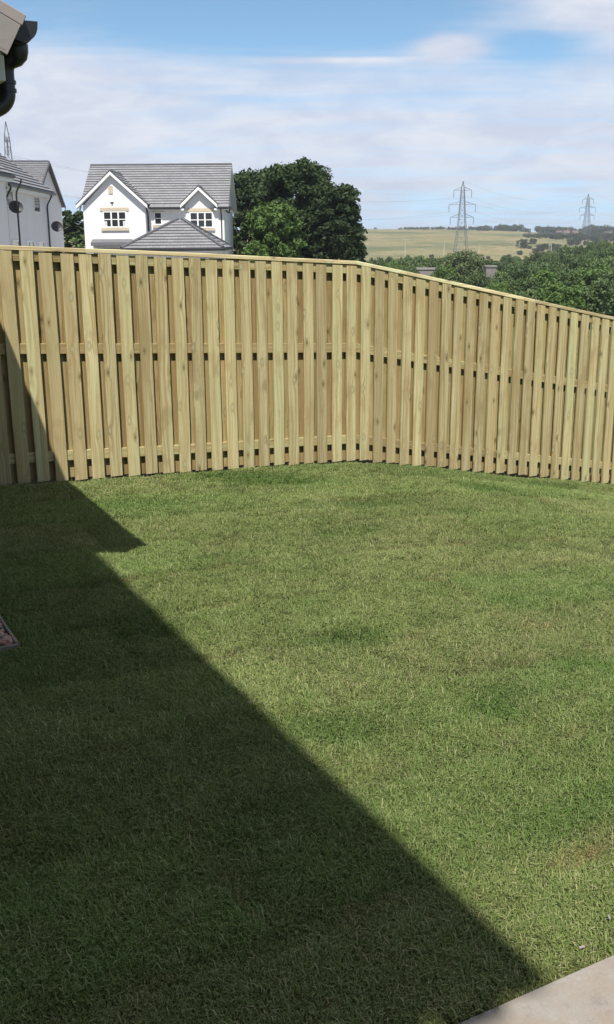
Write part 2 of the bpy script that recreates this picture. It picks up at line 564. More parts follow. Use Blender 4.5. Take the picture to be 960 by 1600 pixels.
M = dict(
    wood=mat_wood('treated_timber'), wood_back=mat_wood('treated_timber_rear', (0.80, 0.73, 0.62)), wood_h=mat_wood('timber_rail_shade_tint', (0.80, 0.78, 0.72), True), cap=mat_wood('capping_timber', (1.34, 1.38, 1.52), True),  # rail tint lowered so the front boards' shade sits in the colour
    soil=mat_lawn_soil(), grass=mat_grass(), land=mat_terrain(), slab=mat_slab(), glass=mat_glass(),
    leaf_dark=mat_leaf('dark_leaves', (0.025, 0.045, 0.017), (0.038, 0.064, 0.023), (0.052, 0.082, 0.030)),
    leaf_mid=mat_leaf('mid_leaves', (0.075, 0.118, 0.045), (0.10, 0.15, 0.058), (0.13, 0.178, 0.072)),
    leaf_deep=mat_leaf('deep_green_leaves', (0.05, 0.085, 0.034), (0.07, 0.11, 0.042), (0.09, 0.135, 0.05)),
    leaf_light=mat_leaf('light_leaves', (0.072, 0.13, 0.032), (0.095, 0.16, 0.042), (0.125, 0.19, 0.055)),
    leaf_far=mat_leaf('far_leaves', (0.045, 0.066, 0.032), (0.055, 0.078, 0.036), (0.07, 0.09, 0.045)),
    leaf_pale=mat_leaf('willow_leaves', (0.095, 0.13, 0.055), (0.115, 0.15, 0.065), (0.145, 0.175, 0.08)),
    bark=simple('bark', (0.07, 0.052, 0.036), 0.95, 0.3, 5),
    tiles=mat_tiles('grey_roof_tiles', (0.215, 0.215, 0.228)), roof_red=mat_tiles('brown_roof_tiles', (0.19, 0.13, 0.11)), ridge=simple('ridge_tiles', (0.095, 0.095, 0.105), 0.6, 0.2),
    render=mat_render('white_render', (0.74, 0.735, 0.74)), render_g=mat_render('pale_render', (0.72, 0.70, 0.70)),
    white=simple('white_upvc', (0.78, 0.78, 0.77), 0.4, 0.05), stone=simple('sandstone', (0.50, 0.43, 0.33), 0.85, 0.2, 4),
    pipe=simple('black_pvc', (0.016, 0.016, 0.018), 0.38, 0.2, 8, 0.5, 0.05), dish=simple('dish_grey', (0.05, 0.05, 0.055), 0.5, 0.1),
    lead=simple('grey_lead', (0.13, 0.13, 0.14), 0.55, 0.2), steel=simple('galvanised_steel', (0.13, 0.135, 0.145), 0.6, 0.15, 1.0),
    wire=simple('aluminium_wire', (0.22, 0.23, 0.25), 0.6, 0.05), concrete=simple('concrete', (0.20, 0.18, 0.17), 0.9, 0.25, 2.0),
    verge=simple('verge_trim', (0.27, 0.235, 0.225), 0.6, 0.1, 3), bargeboard=simple('beige_fascia', (0.24, 0.22, 0.21), 0.5, 0.06, 3), soffit=simple('white_eaves_box', (0.70, 0.69, 0.64), 0.6, 0.08, 3),
    edging=simple('concrete_edging', (0.24, 0.215, 0.185), 0.9, 0.2, 9), pebble=None, own_wall_dark=simple('dark_unseen_wall', (0.15, 0.105, 0.08), 0.9, 0.25, 5), brick=simple('far_brick', (0.27, 0.17, 0.13), 0.9, 0.2),  # unseen own-house walls: invented dark colour, cuts bounced light on the shaded lawn
    lamp=simple('lamp_post_paint', (0.55, 0.55, 0.54), 0.5, 0.05), curtain=simple('net_curtain', (0.55, 0.55, 0.55), 0.9, 0.2, 7),
)
pm, pt_ = material('river_pebbles')
pa = pt_.n('ShaderNodeAttribute', attribute_name='shade').outputs['Color']
pc = pt_.n('ShaderNodeTexCoord').outputs['Object']
finish(pt_, pt_.v('SCALE', pa, scale=pt_.m('ADD', 0.75, pt_.m('MULTIPLY', pt_.noise(pc, 60, 3), 0.5))), 0.6, None, spec=0.4)
M['pebble'] = pm

# ------------------------------------------------------------------ terrain
xs = np.concatenate([-np.geomspace(2400, 12, 56), np.linspace(-10, 10, 24), np.geomspace(12, 2400, 56)])
ys = np.concatenate([np.linspace(-250, -10, 10), np.linspace(-5, 60, 50), np.geomspace(62, 2600, 130)])
GX, GY = np.meshgrid(xs, ys)
GZ = terrain_z(GX, GY)
nv = np.stack([GX.ravel(), GY.ravel(), GZ.ravel()], 1)
ni, nj = GX.shape
ii = (np.arange(ni - 1)[:, None] * nj + np.arange(nj - 1)[None, :]).ravel()
me = bpy.data.meshes.new('ground')
me.from_pydata(nv.tolist(), [], np.stack([ii, ii + 1, ii + nj + 1, ii + nj], 1).tolist())
me.polygons.foreach_set('use_smooth', [True] * len(me.polygons))
g_o = link_mesh('ground', me, M['land'])
tag(g_o, 'rough grassland falling to a valley and rising to a straw field', 'ground', kind='structure')


# ------------------------------------------------------------------ lawn
def smooth_noise(u, v, cell, seed):
    """value noise on a lattice"""
    r = np.random.default_rng(seed)
    g = r.random((256, 256))
    a, b = u / cell + 64, v / cell + 64
    i, j = np.floor(a).astype(int), np.floor(b).astype(int)
    fa, fb = a - i, b - j
    fa = fa * fa * (3 - 2 * fa)
    fb = fb * fb * (3 - 2 * fb)
    i, j = i % 255, j % 255
    return (g[i, j] * (1 - fa) + g[i + 1, j] * fa) * (1 - fb) + (g[i, j + 1] * (1 - fa) + g[i + 1, j + 1] * fa) * fb


HA = R(28)                                     # the house grid
HN = Vector((math.cos(HA), math.sin(HA)))
HD = Vector((-math.sin(HA), math.cos(HA)))

S0, S1, W0, W1, ST = -8.6, 5.6, -0.86, 9.2, 0.03
su, wu = np.meshgrid(np.arange(S0, S1, ST), np.arange(W0, W1, ST))
PXw = FC.x + su * FE.x - wu * FD.x
PYw = FC.y + su * FE.y - wu * FD.y
LZ = lawn_z(su, wu)
LZ = LZ + 0.030 * (smooth_noise(su, wu, 0.9, 1) - 0.5) + 0.016 * (smooth_noise(su, wu, 0.3, 2) - 0.5)
# turf rolls: strips across the slope, each laid a touch differently
ROLL_W, ROLL_L = 0.62, 2.05
row = np.floor((wu + 0.05 * smooth_noise(su, wu, 1.2, 11)) / ROLL_W)
off = (row * 0.731 % 1.0) * ROLL_L
colr = np.floor((su + off + 0.06 * smooth_noise(su, wu, 0.8, 12)) / ROLL_L)
rid = (np.sin(row * 12.9898 + colr * 78.233) * 43758.5453) % 1.0
rid2 = (np.sin(row * 39.346 + colr * 11.135) * 24634.6345) % 1.0
dw = np.abs(((wu + 0.05 * smooth_noise(su, wu, 1.2, 11)) / ROLL_W) % 1.0 - 0.0)
dw = np.minimum(dw, 1 - dw) * ROLL_W
dl = ((su + off + 0.06 * smooth_noise(su, wu, 0.8, 12)) / ROLL_L) % 1.0
dl = np.minimum(dl, 1 - dl) * ROLL_L
dseam = np.minimum(dw, dl)
gate = np.clip((smooth_noise(su, wu, 0.35, 13) - 0.62) / 0.14, 0, 1)
seam = np.clip(1 - dseam / 0.035, 0, 1) * gate * 0.55
LZ = LZ + (rid - 0.5) * 0.012 - 0.010 * np.clip(1 - dseam / 0.07, 0, 1)


def ell(s0, w0, a, b, ang=0.0, p=1.4, ragged=1.0):
    c_, s_ = math.cos(ang), math.sin(ang)
    q0, q1 = su - s0, wu - w0
    jit = 0.55 * (smooth_noise(su, wu, 0.16, 31) - 0.5) + 0.4 * (smooth_noise(su, wu, 0.06, 32) - 0.5)
    d_ = np.hypot((q0 * c_ + q1 * s_) / a, (-q0 * s_ + q1 * c_) / b) + jit * ragged
    return np.clip((1.15 - d_) / 0.6, 0, 1) ** p


lush = (ell(-1.18, 0.45, 0.62, 0.30, 0.35) + ell(0.72, 0.95, 0.42, 0.22, 0.3) * 0.8 + ell(-0.81, 1.35, 0.5, 0.16) * 0.5 + ell(-2.4, 3.72, 0.30, 0.14, 0.1) * 0.8
        + ell(-2.97, 4.5, 0.3, 0.15, 0.4) * 0.7 + ell(-2.43, 2.25, 0.34, 0.2) * 0.55 + ell(-1.1, 3.5, 0.4, 0.09) * 0.5 + ell(-1.55, 4.4, 0.22, 0.12, 0.5) * 0.5
        + ell(-2.5, 5.4, 0.4, 0.14) * 0.5 + ell(-2.46, 0.9, 0.4, 0.2) * 0.5 + ell(-1.3, 2.0, 0.6, 0.16) * 0.5 + ell(-2.2, 4.6, 0.25, 0.13) * 0.6 + ell(-0.4, 2.6, 0.4, 0.15) * 0.4
        + ell(1.9, 0.5, 0.6, 0.2) * 0.6 + ell(-3.3, 3.2, 0.3, 0.15) * 0.5)
lush = np.clip(lush, 0, 1)
# worn, brown edges of rolls that the photograph shows
for s0, w0, a, b, ang, k in ((-2.72, 5.62, 0.17, 0.028, -0.12, 0.85), (-2.30, 4.80, 0.14, 0.018, -0.1, 0.45), (-3.0, 4.85, 0.16, 0.018, -0.1, 0.4), 
                             (-2.12, 3.80, 0.06, 0.03, 0.2, 0.5), (-1.35, 3.9, 0.2, 0.03, 0.2, 0.5)):
    seam = np.maximum(seam, ell(s0, w0, a, b, ang, 1.0, 0.5) * k)
dry = 0.55 * np.clip((smooth_noise(su, wu, 0.5, 21) * 0.5 + smooth_noise(su, wu, 0.13, 22) * 0.5 - 0.45) / 0.3, 0, 1) + 0.45 * (rid2 > 0.62)
grn = 0.5 * np.clip((smooth_noise(su, wu, 0.65, 23) * 0.5 + smooth_noise(su, wu, 0.15, 24) * 0.5 - 0.48) / 0.3, 0, 1) + 0.5 * (rid2 < 0.25)
bri = 0.92 + 0.12 * (smooth_noise(su, wu, 0.35, 25)) + 0.20 * (rid - 0.5) - 0.30 * np.clip(1 - dseam / 0.05, 0, 1) * np.clip(smooth_noise(su, wu, 0.3, 14) * 2.4 - 0.75, 0, 1)
bri = bri * np.array(1.04)
tint = np.stack([bri * (1.0 + 0.20 * dry - 0.14 * grn), bri * (1.0 + 0.07 * dry - 0.02 * grn), bri * (1.0 + 0.22 * dry - 0.12 * grn)], -1)
tint = tint * np.array([1.02, 1.035, 0.90])
tint = tint * (1 - lush[..., None] * np.array([0.52, 0.36, 0.52]))
LZ = LZ - 0.02 * lush

ha_ = PXw * HD.x + PYw * HD.y
hb_ = PXw * HN.x + PYw * HN.y
dens = np.ones_like(su)
dens[(ha_ > 4.50) & (hb_ < 0.895)] = 0        # wing and gravel margin
dens[(ha_ < 1.712) & (hb_ > -0.7) & (ha_ > 0.3)] = 0         # paving
dens[hb_ < -0.45] = 0                          # main house
tint[wu < 0.09] *= np.array([0.45, 0.32, 0.4])  # bare soil strip; shade under the boards also painted in as darker tint
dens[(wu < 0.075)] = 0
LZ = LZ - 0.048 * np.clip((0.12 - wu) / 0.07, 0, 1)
dens[(ha_ < 1.2)] = 0
dens *= np.clip(1.0 - 0.55 * seam, 0.2, 1)
# the paving sits in the lawn: ground kept just under it
slab_m = (ha_ < 1.70) & (ha_ > -0.3) & (hb_ > -0.7)
LZ = np.where(slab_m, np.minimum(LZ, -0.07), LZ)
gm = (ha_ > 4.52) & (hb_ < 0.88)
LZ = np.where(gm, np.minimum(LZ, lawn_z(su, wu) - 0.05), LZ)

me = bpy.data.meshes.new('lawn')
nw, ns = su.shape
ii = (np.arange(nw - 1)[:, None] * ns + np.arange(ns - 1)[None, :]).ravel()
me.from_pydata(np.stack([PXw.ravel(), PYw.ravel(), LZ.ravel()], 1).tolist(), [], np.stack([ii, ii + ns, ii + ns + 1, ii + 1], 1).tolist())
me.polygons.foreach_set('use_smooth', [True] * len(me.polygons))
me.update()
if me.polygons[0].normal.z < 0:
    me.flip_normals()
for nm, arr in (('dens', dens), ('seam', seam), ('lush', lush)):
    at_ = me.attributes.new(nm, 'FLOAT', 'POINT')
    at_.data.foreach_set('value', arr.ravel().astype(np.float32))
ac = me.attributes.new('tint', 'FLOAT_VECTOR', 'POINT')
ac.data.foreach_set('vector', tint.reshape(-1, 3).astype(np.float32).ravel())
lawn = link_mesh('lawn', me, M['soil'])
tag(lawn, 'newly turfed garden lawn in front of the timber fence', 'lawn', kind='structure')

# grass blades: the mesh holds some tufts, geometry nodes spread them over the lawn
NT_, BL = 10, 50
gv, gf, gb, gt, gi = [], [], [], [], []
gr = srand(3)
for k in range(NT_):
    lean_dir = gr.uniform(0, 6.28)
    for b in range(BL):
        rr, aa = 0.048 * math.sqrt(gr.random()), gr.uniform(0, 6.28)
        x0, y0 = rr * math.cos(aa), rr * math.sin(aa)
        L = gr.uniform(0.014, 0.034)
        wd = gr.uniform(0.0009, 0.0015)
        if gr.random() < 0.07:
            L, wd = gr.uniform(0.038, 0.055), gr.uniform(0.0014, 0.0021)
        da = lean_dir + gr.gauss(0, 1.3)
        lean = gr.uniform(0.45, 1.0)
        dxx, dyy = math.cos(da), math.sin(da)
        wx, wy = -dyy * wd, dxx * wd
        base = len(gv)
        m1 = (x0 + dxx * L * 0.42 * lean, y0 + dyy * L * 0.42 * lean, L * 0.55 * math.sqrt(max(0.1, 1 - 0.6 * lean * lean)))
        tp = (x0 + dxx * L * 0.95 * lean, y0 + dyy * L * 0.95 * lean, L * (1.0 - 0.68 * lean))
        gv += [(x0 - wx, y0 - wy, -0.006), (x0 + wx, y0 + wy, -0.006), (m1[0] - wx * .85, m1[1] - wy * .85, m1[2]), (m1[0] + wx * .85, m1[1] + wy * .85, m1[2]), tp]
        gf += [(base, base + 1, base + 3, base + 2), (base + 2, base + 3, base + 4)]
        q = gr.random()
        gb += [q] * 5
        gt += [0, 0, 0.6, 0.6, 1.0]
        gi += [k, k]
me = bpy.data.meshes.new('grass')
me.from_pydata(gv, [], gf)
for nm, arr, dom in (('blade', gb, 'POINT'), ('tip', gt, 'POINT')):
    me.attributes.new(nm, 'FLOAT', dom).data.foreach_set('value', arr)
me.attributes.new('tuft', 'INT', 'FACE').data.foreach_set('value', gi)
grass = link_mesh('grass', me, M['grass'])
tag(grass, 'short green grass of the newly laid lawn', 'grass', kind='stuff')
gg = bpy.data.node_groups.new('grass_spread', 'GeometryNodeTree')
gg.interface.new_socket('Geometry', in_out='INPUT', socket_type='NodeSocketGeometry')
gg.interface.new_socket('Geometry', in_out='OUTPUT', socket_type='NodeSocketGeometry')
T = NT(gg)
gin = T.n('NodeGroupInput')
gout = T.n('NodeGroupOutput')
oi = T.n('GeometryNodeObjectInfo', transform_space='RELATIVE')
oi.inputs['Object'].default_value = lawn
da = T.n('GeometryNodeInputNamedAttribute', data_type='FLOAT')
da.inputs['Name'].default_value = 'dens'
dm = T.n('ShaderNodeMath', operation='MULTIPLY')
T.set(dm.inputs[0], da.outputs[0])
dm.inputs[1].default_value = 1150.0
dp = T.n('GeometryNodeDistributePointsOnFaces', distribute_method='RANDOM')
T.set(dp.inputs['Mesh'], oi.outputs['Geometry'])
T.set(dp.inputs['Density'], dm.outputs[0])
dp.inputs['Seed'].default_value = 5
tu = T.n('GeometryNodeInputNamedAttribute', data_type='INT')
tu.inputs['Name'].default_value = 'tuft'
sp = T.n('GeometryNodeSplitToInstances', domain='FACE')
T.set(sp.inputs['Geometry'], gin.outputs[0])
T.set(sp.inputs['Group ID'], [o_ for o_ in tu.outputs if o_.enabled][0])
rv = T.n('FunctionNodeRandomValue', data_type='FLOAT')
fl = [i_ for i_ in rv.inputs if i_.enabled]
fl[0].default_value, fl[1].default_value = 0.0, 6.283
rsc = T.n('FunctionNodeRandomValue', data_type='FLOAT')
fl = [i_ for i_ in rsc.inputs if i_.enabled]
fl[0].default_value, fl[1].default_value, fl[3].default_value = 0.75, 1.2, 9
rot = T.n('ShaderNodeCombineXYZ')
T.set(rot.inputs[2], [o_ for o_ in rv.outputs if o_.enabled][0])
lu = T.n('GeometryNodeInputNamedAttribute', data_type='FLOAT')
lu.inputs['Name'].default_value = 'lush'
ls = T.n('ShaderNodeMath', operation='MULTIPLY_ADD')
T.set(ls.inputs[0], lu.outputs[0])
ls.inputs[1].default_value = 0.35
T.set(ls.inputs[2], [o_ for o_ in rsc.outputs if o_.enabled][0])
ip = T.n('GeometryNodeInstanceOnPoints')
T.set(ip.inputs['Points'], dp.outputs['Points'])
T.set(ip.inputs['Instance'], sp.outputs['Instances'])
ip.inputs['Pick Instance'].default_value = True
T.set(ip.inputs['Rotation'], rot.outputs[0])
T.set(ip.inputs['Scale'], ls.outputs[0])
T.set(gout.inputs[0], ip.outputs[0])
md = grass.modifiers.new('spread', 'NODES')
md.node_group = gg

# ------------------------------------------------------------------ timber fence
BH, BW, BT, RT, SPC = 1.749, 0.100, 0.020, 0.037, 0.150
fence = empty('timber_fence', (FC.x, FC.y, ZC), FA)     # local x along, local y away from the garden
tag(fence, 'new vertical board timber fence with flat capping along the end of the lawn', 'fence')


def board_mesh(slope, seed, BW=BW):
    r = srand(seed)
    n = 8
    bow = r.uniform(-0.004, 0.004)
    rings = []
    mb = MB()
    c = 0.003
    prof = [(-BW / 2 + c, 0), (BW / 2 - c, 0), (BW / 2, c), (BW / 2, BT - c), (BW / 2 - c, BT), (-BW / 2 + c, BT), (-BW / 2, BT - c), (-BW / 2, c)]
    for i in range(n + 1):
        tz = i / n
        b = len(mb.v)
        for (x, y) in prof:
            z = BH * tz + (slope * x if i == n else 0.0)
            mb.v.append((x + bow * math.sin(math.pi * tz), y, z))
        rings.append(b)
    for b0, b1 in zip(rings, rings[1:]):
        for k in range(8):
            j = (k + 1) % 8
            mb.f.append((b0 + k, b0 + j, b1 + j, b1 + k))
    mb.f.append(tuple(range(rings[0] + 7, rings[0] - 1, -1)))
    mb.f.append(tuple(range(rings[-1], rings[-1] + 8)))
    return mb.mesh('board')


boards_l = [board_mesh(SL1, i) for i in range(4)]
boards_r = [board_mesh(SL2, 10 + i) for i in range(4)]
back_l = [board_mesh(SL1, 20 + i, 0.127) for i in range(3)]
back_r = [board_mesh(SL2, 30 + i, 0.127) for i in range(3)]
fr = srand(21)
for k in range(-27, 32):
    for rear in (0, 1):
        s = k * SPC - 0.047 + (SPC / 2 if rear else 0.0) + fr.uniform(-0.004, 0.004)
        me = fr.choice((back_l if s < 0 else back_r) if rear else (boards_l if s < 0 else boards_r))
        o = link_mesh('board', me, M['wood_back'] if rear else M['wood'], fence)  # rear boards take a darker, browner tint of the same timber
        zz = fence_z(s) - ZC + (fr.uniform(-0.009, 0.005) if not rear else fr.uniform(-0.008, 0.016) - 0.006)
        o.location = (s, 0.0 if not rear else BT + RT + 0.001, zz)
        o.rotation_euler = (fr.uniform(-0.002, 0.002), fr.gauss(0, 0.0022), fr.uniform(-0.008, 0.008))


def rail(s0, s1, z0, z1, y0, y1, name, mat, jit=0.0):
    mid = (s0 + s1) / 2
    L = s1 - s0
    slope = SL1 if mid < 0 else SL2
    n = max(2, int(L / 0.3))
    mb = MB()
    rings = []
    r = srand(int(s0 * 100) + int(z0 * 1000))
    b1, b2 = r.uniform(-1, 1) * jit, r.uniform(-1, 1) * jit
    c = 0.004
    for i in range(n + 1):
        x = -L / 2 + L * i / n
        dzz = b1 * math.sin(math.pi * i / n) + b2 * math.sin(2 * math.pi * i / n)
        rings.append(len(mb.v))
        mb.v += [(x, y0 + c, z0 + slope * x + dzz), (x, y1 - c, z0 + slope * x + dzz), (x, y1, z0 + c + slope * x + dzz), (x, y1, z1 - c + slope * x + dzz),
                 (x, y1 - c, z1 + slope * x + dzz), (x, y0 + c, z1 + slope * x + dzz), (x, y0, z1 - c + slope * x + dzz), (x, y0, z0 + c + slope * x + dzz)]
    for a0, a1 in zip(rings, rings[1:]):
        for k in range(8):
            j = (k + 1) % 8
            mb.f.append((a0 + k, a0 + j, a1 + j, a1 + k))
    mb.f.append(tuple(range(rings[0] + 7, rings[0] - 1, -1)))
    mb.f.append(tuple(range(rings[-1], rings[-1] + 8)))
    o = mb.build(name, mat, fence)
    o.location = (mid, 0, fence_z(mid) - ZC)
    return o


joints = [-4.05, -2.25, -0.002, 1.8, 3.3, 4.75]
for s0, s1 in zip(joints, joints[1:]):
    for (z0, z1) in ((1.672, 1.747), (0.985, 1.066), (0.146, 0.226)):
        rail(s0 + 0.002, s1 - 0.002, z0, z1, BT + 0.0005, BT + RT - 0.0005, 'rail', M['wood_h'], 0.003)
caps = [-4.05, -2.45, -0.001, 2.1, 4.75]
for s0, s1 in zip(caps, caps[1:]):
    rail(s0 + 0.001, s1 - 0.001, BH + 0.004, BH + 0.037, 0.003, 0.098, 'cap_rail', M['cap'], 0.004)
for s0 in (-3.95, -1.85, -0.055, 1.75, 3.55):
    z = fence_z(s0) - ZC
    MB().box(s0 - 0.045, s0 + 0.045, BT * 2 + RT + 0.004, BT * 2 + RT + 0.095, z - 0.55, z + 1.70).build('post', M['wood'], fence, bevel=0.003)

# ------------------------------------------------------------------ paving by the house
patio = empty('patio', (0, 0, -0.028), HA)
tag(patio, 'beige grey paving slabs at the edge of the lawn', 'paving', kind='structure')
slabs = []
for ra, (a0, a1) in enumerate(((1.105, 1.70), (0.50, 1.097), (-0.105, 0.492))):
    for b0 in (-0.45, 0.357, 1.164, 1.971, 2.778):
        hh = 0.003 * math.sin(b0 * 7 + a0 * 5)
        slabs.append(MB().box(-0.40, 0.40, -0.2965, 0.2965, -0.045, 0.0).build('slab', M['slab'], patio, bevel=0.004))
        slabs[-1].location = (b0 + 0.4, (a0 + a1) / 2, hh)

# ------------------------------------------------------------------ gravel margin
ZG = lawn_z(*[np.array(v) for v in sw(-1.5, 4.7)]) + 0.006
bed = empty('gravel_margin', (0, 0, float(ZG)), HA)
tag(bed, 'gravel drip margin with pale concrete edging beside the house wall', 'gravel bed', kind='structure')
MB().box(0.42, 0.856, 4.59, 7.3, -0.09, -0.030).build('bed_base', M['bark'], bed)
for i, a0 in enumerate((4.59, 5.50, 6.41)):
    MB().box(0.862, 0.878, a0, a0 + 0.904, -0.12, -0.004).build('edging_kerb', M['edging'], bed, bevel=0.004)
MB().box(0.40, 0.878, 4.576, 4.588, -0.12, -0.012).build('edging_kerb', M['edging'], bed, bevel=0.004)
pv, pf, pcs = [], [], []
bm = bmesh.new()
bmesh.ops.create_icosphere(bm, subdivisions=1, radius=1.0)
iv = [v.co.copy() for v in bm.verts]
ifc = [tuple(v.index for v in f.verts) for f in bm.faces]
bm.free()
pr = srand(5)
pcol = [(0.30, 0.13, 0.09), (0.36, 0.24, 0.18), (0.20, 0.11, 0.085), (0.42, 0.37, 0.32), (0.25, 0.20, 0.17), (0.38, 0.18, 0.13), (0.16, 0.13, 0.12)]
for i in range(2600):
    b, a = pr.uniform(0.50, 0.845), 4.60 + 2.6 * pr.random() ** 1.6
    rs = pr.uniform(0.011, 0.022)
    sc = Vector((rs * pr.uniform(0.8, 1.3), rs * pr.uniform(0.8, 1.3), rs * pr.uniform(0.55, 0.8)))
    rot_ = Matrix.Rotation(pr.uniform(0, 6.28), 3, 'Z') @ Matrix.Rotation(pr.uniform(-0.5, 0.5), 3, 'X')
    base = len(pv)
    ctr = Vector((b, a, -0.020 + pr.uniform(0, 0.022)))
    for v in iv:
        q = rot_ @ Vector((v.x * sc.x, v.y * sc.y, v.z * sc.z)) + ctr
        pv.append(tuple(q))
    pf += [tuple(base + k for k in f) for f in ifc]
    cc = pr.choice(pcol)
    pcs += [c for _ in iv for c in (*cc, 1.0)]
me = bpy.data.meshes.new('gravel')
me.from_pydata(pv, [], pf)
me.polygons.foreach_set('use_smooth', [True] * len(me.polygons))
me.attributes.new('shade', 'FLOAT_COLOR', 'POINT').data.foreach_set('color', pcs)
tag(link_mesh('gravel', me, M['pebble'], bed), kind='stuff')


# ------------------------------------------------------------------ roofs, windows, pipes for the houses
def tile_slope(mb_uv, e0, e1, t1, t0, gauge=0.30, thick=0.035):
    """stepped tile courses between eave e0-e1 and top t0-t1"""
    v, f, uv = mb_uv
    e0, e1, t0, t1 = map(Vector, (e0, e1, t0, t1))
    up = ((t0 + t1) / 2 - (e0 + e1) / 2)
    n = max(1, int(round(up.length / gauge)))
    nrm = (e1 - e0).cross(up)
    if nrm.length < 1e-5:
        nrm = (t1 - t0).cross(up)
    nrm.normalize()
    if nrm.z < 0:
        nrm = -nrm
    ax = (e1 - e0) if (e1 - e0).length > (t1 - t0).length else (t1 - t0)
    ax = ax.normalized()
    for i in range(n):
        k0, k1 = i / n, (i + 1) / n
        a, b = e0.lerp(t0, k0), e1.lerp(t1, k0)
        c, d = e1.lerp(t1, k1), e0.lerp(t0, k1)
        base = len(v)
        v += [tuple(p) for p in (a + nrm * thick, b + nrm * thick, c + nrm * 0.006, d + nrm * 0.006, a, b)]
        f += [(base, base + 1, base + 2, base + 3), (base + 4, base + 5, base + 1, base)]
        us = [(p - e0).dot(ax) for p in (a, b, c, d)]
        v0, v1 = i * 0.30, (i + 1) * 0.30 - 0.001
        uv += [(us[0], v0 + 0.02), (us[1], v0 + 0.02), (us[2], v1), (us[3], v1), (us[0], v0), (us[1], v0), (us[1], v0 + 0.02), (us[0], v0 + 0.02)]


def build_roof(name, quads, parent, mat, gauge=0.30, thick=0.055):
    """quads: (eave0, eave1, top1, top0); each gets courses and a deck below"""
    d = ([], [], [])
    for q in quads:
        tile_slope(d, *q, gauge=gauge, thick=thick)
    v, f, uv = d
    for (e0, e1, t1, t0) in quads:
        b = len(v)
        v += [tuple(Vector(p) - Vector((0, 0, 0.03))) for p in (e0, e1, t1, t0)]
        f.append((b, b + 1, b + 2, b + 3))
        uv += [(0, 0)] * 4
    me = bpy.data.meshes.new(name)
    me.from_pydata(v, [], f)
    ul = me.uv_layers.new(name='UVMap')
    ul.data.foreach_set('uv', [c for p in uv for c in p])
    return link_mesh(name, me, mat, parent)


def window(parent, x0, x1, z0, z1, y, cols, rows, nrm='-y', frame=0.055, lintel=None, sill=None, curtain=False):
    """window in the plane y (or x for +x facing walls)"""
    def B(mb, u0, u1, d0, d1, a0, a1):
        if nrm == '-y':
            return mb.box(u0, u1, y - d1, y - d0, a0, a1)
        return mb.box(y + d0, y + d1, u0, u1, a0, a1)
    fr_ = MB()
    B(fr_, x0, x0 + frame, -0.05, 0.035, z0, z1)
    B(fr_, x1 - frame, x1, -0.05, 0.035, z0, z1)
    B(fr_, x0 + frame, x1 - frame, -0.05, 0.034, z0, z0 + frame)
    B(fr_, x0 + frame, x1 - frame, -0.05, 0.034, z1 - frame, z1)
    cw = (x1 - x0 - 2 * frame) / cols
    rh = (z1 - z0 - 2 * frame) / rows
    bar = 0.045
    for i in range(1, cols):
        xx = x0 + frame + cw * i
        B(fr_, xx - bar, xx + bar, -0.05, 0.033, z0 + frame, z1 - frame)
    for i in range(cols):
        for j in range(1, rows):
            zz = z0 + frame + rh * j
            xa = x0 + frame + cw * i + (bar if i else 0)
            xb = x0 + frame + cw * (i + 1) - (bar if i < cols - 1 else 0)
            B(fr_, xa, xb, -0.05, 0.032, zz - 0.025, zz + 0.025)
    wn = fr_.build('window', M['white'], parent)
    for i in range(cols):
        for j in range(rows):
            xa = x0 + frame + cw * i + (bar if i else 0)
            xb = x0 + frame + cw * (i + 1) - (bar if i < cols - 1 else 0)
            za = z0 + frame + rh * j + (0.025 if j else 0)
            zb = z0 + frame + rh * (j + 1) - (0.025 if j < rows - 1 else 0)
            B(MB(), xa, xb, 0.006, 0.012, za, zb).build('pane', M['glass'], wn)
            if curtain and j == 0 and i in (0, cols - 1):
                q = (xb - xa) * 0.42
                B(MB(), xa if i == 0 else xb - q, xa + q if i == 0 else xb, 0.013, 0.015, za, za + (zb - za) * 0.8).build('curtain', M['curtain'], wn)
    if lintel:
        h_, ex = lintel
        B(MB(), x0 - ex, x1 + ex, -0.02, 0.05, z1 + 0.01, z1 + 0.01 + h_).build('lintel', M['stone'], wn)
    if sill:
        h_, ex = sill
        B(MB(), x0 - ex, x1 + ex, -0.02, 0.10, z0 - h_ - 0.02, z0 - 0.02).build('sill', M['stone'], wn)
    return wn


def sat_dish(parent, p, d, r=0.30):
    """oval dish at p facing d with bracket and arm"""
    d = Vector(d).normalized()
    u = d.cross(Vector((0, 0, 1))).normalized()
    v_ = u.cross(d)
    mb = MB()
    p = Vector(p)
    rings = []
    for k, (rad, dep) in enumerate(((0.02, 0.0), (0.5, 0.03), (0.85, 0.075), (1.0, 0.11))):
        b = len(mb.v)
        for i in range(14):
            a = 2 * math.pi * i / 14
            mb.v.append(tuple(p + (u * math.cos(a) * 1.06 + v_ * math.sin(a) * 0.94) * rad * r + d * dep))
        rings.append(b)
    for b0, b1 in zip(rings, rings[1:]):
        for i in range(14):
            j = (i + 1) % 14
            mb.f.append((b0 + i, b0 + j, b1 + j, b1 + i))
    mb.f.append(tuple(range(rings[0], rings[0] + 14)))
    o = mb.build('satellite_dish', M['dish'], parent, smooth=True)
    MB().bar(p, p - d * 0.35, 0.025).bar(p - v_ * r * 0.9 + d * 0.1, p + d * 0.38 - v_ * 0.12, 0.014).box(*(c for i in range(3) for c in ((p + d * 0.40 - v_ * 0.12)[i] - 0.035, (p + d * 0.40 - v_ * 0.12)[i] + 0.035))).build('dish_arm', M['dish'], o)
    return o


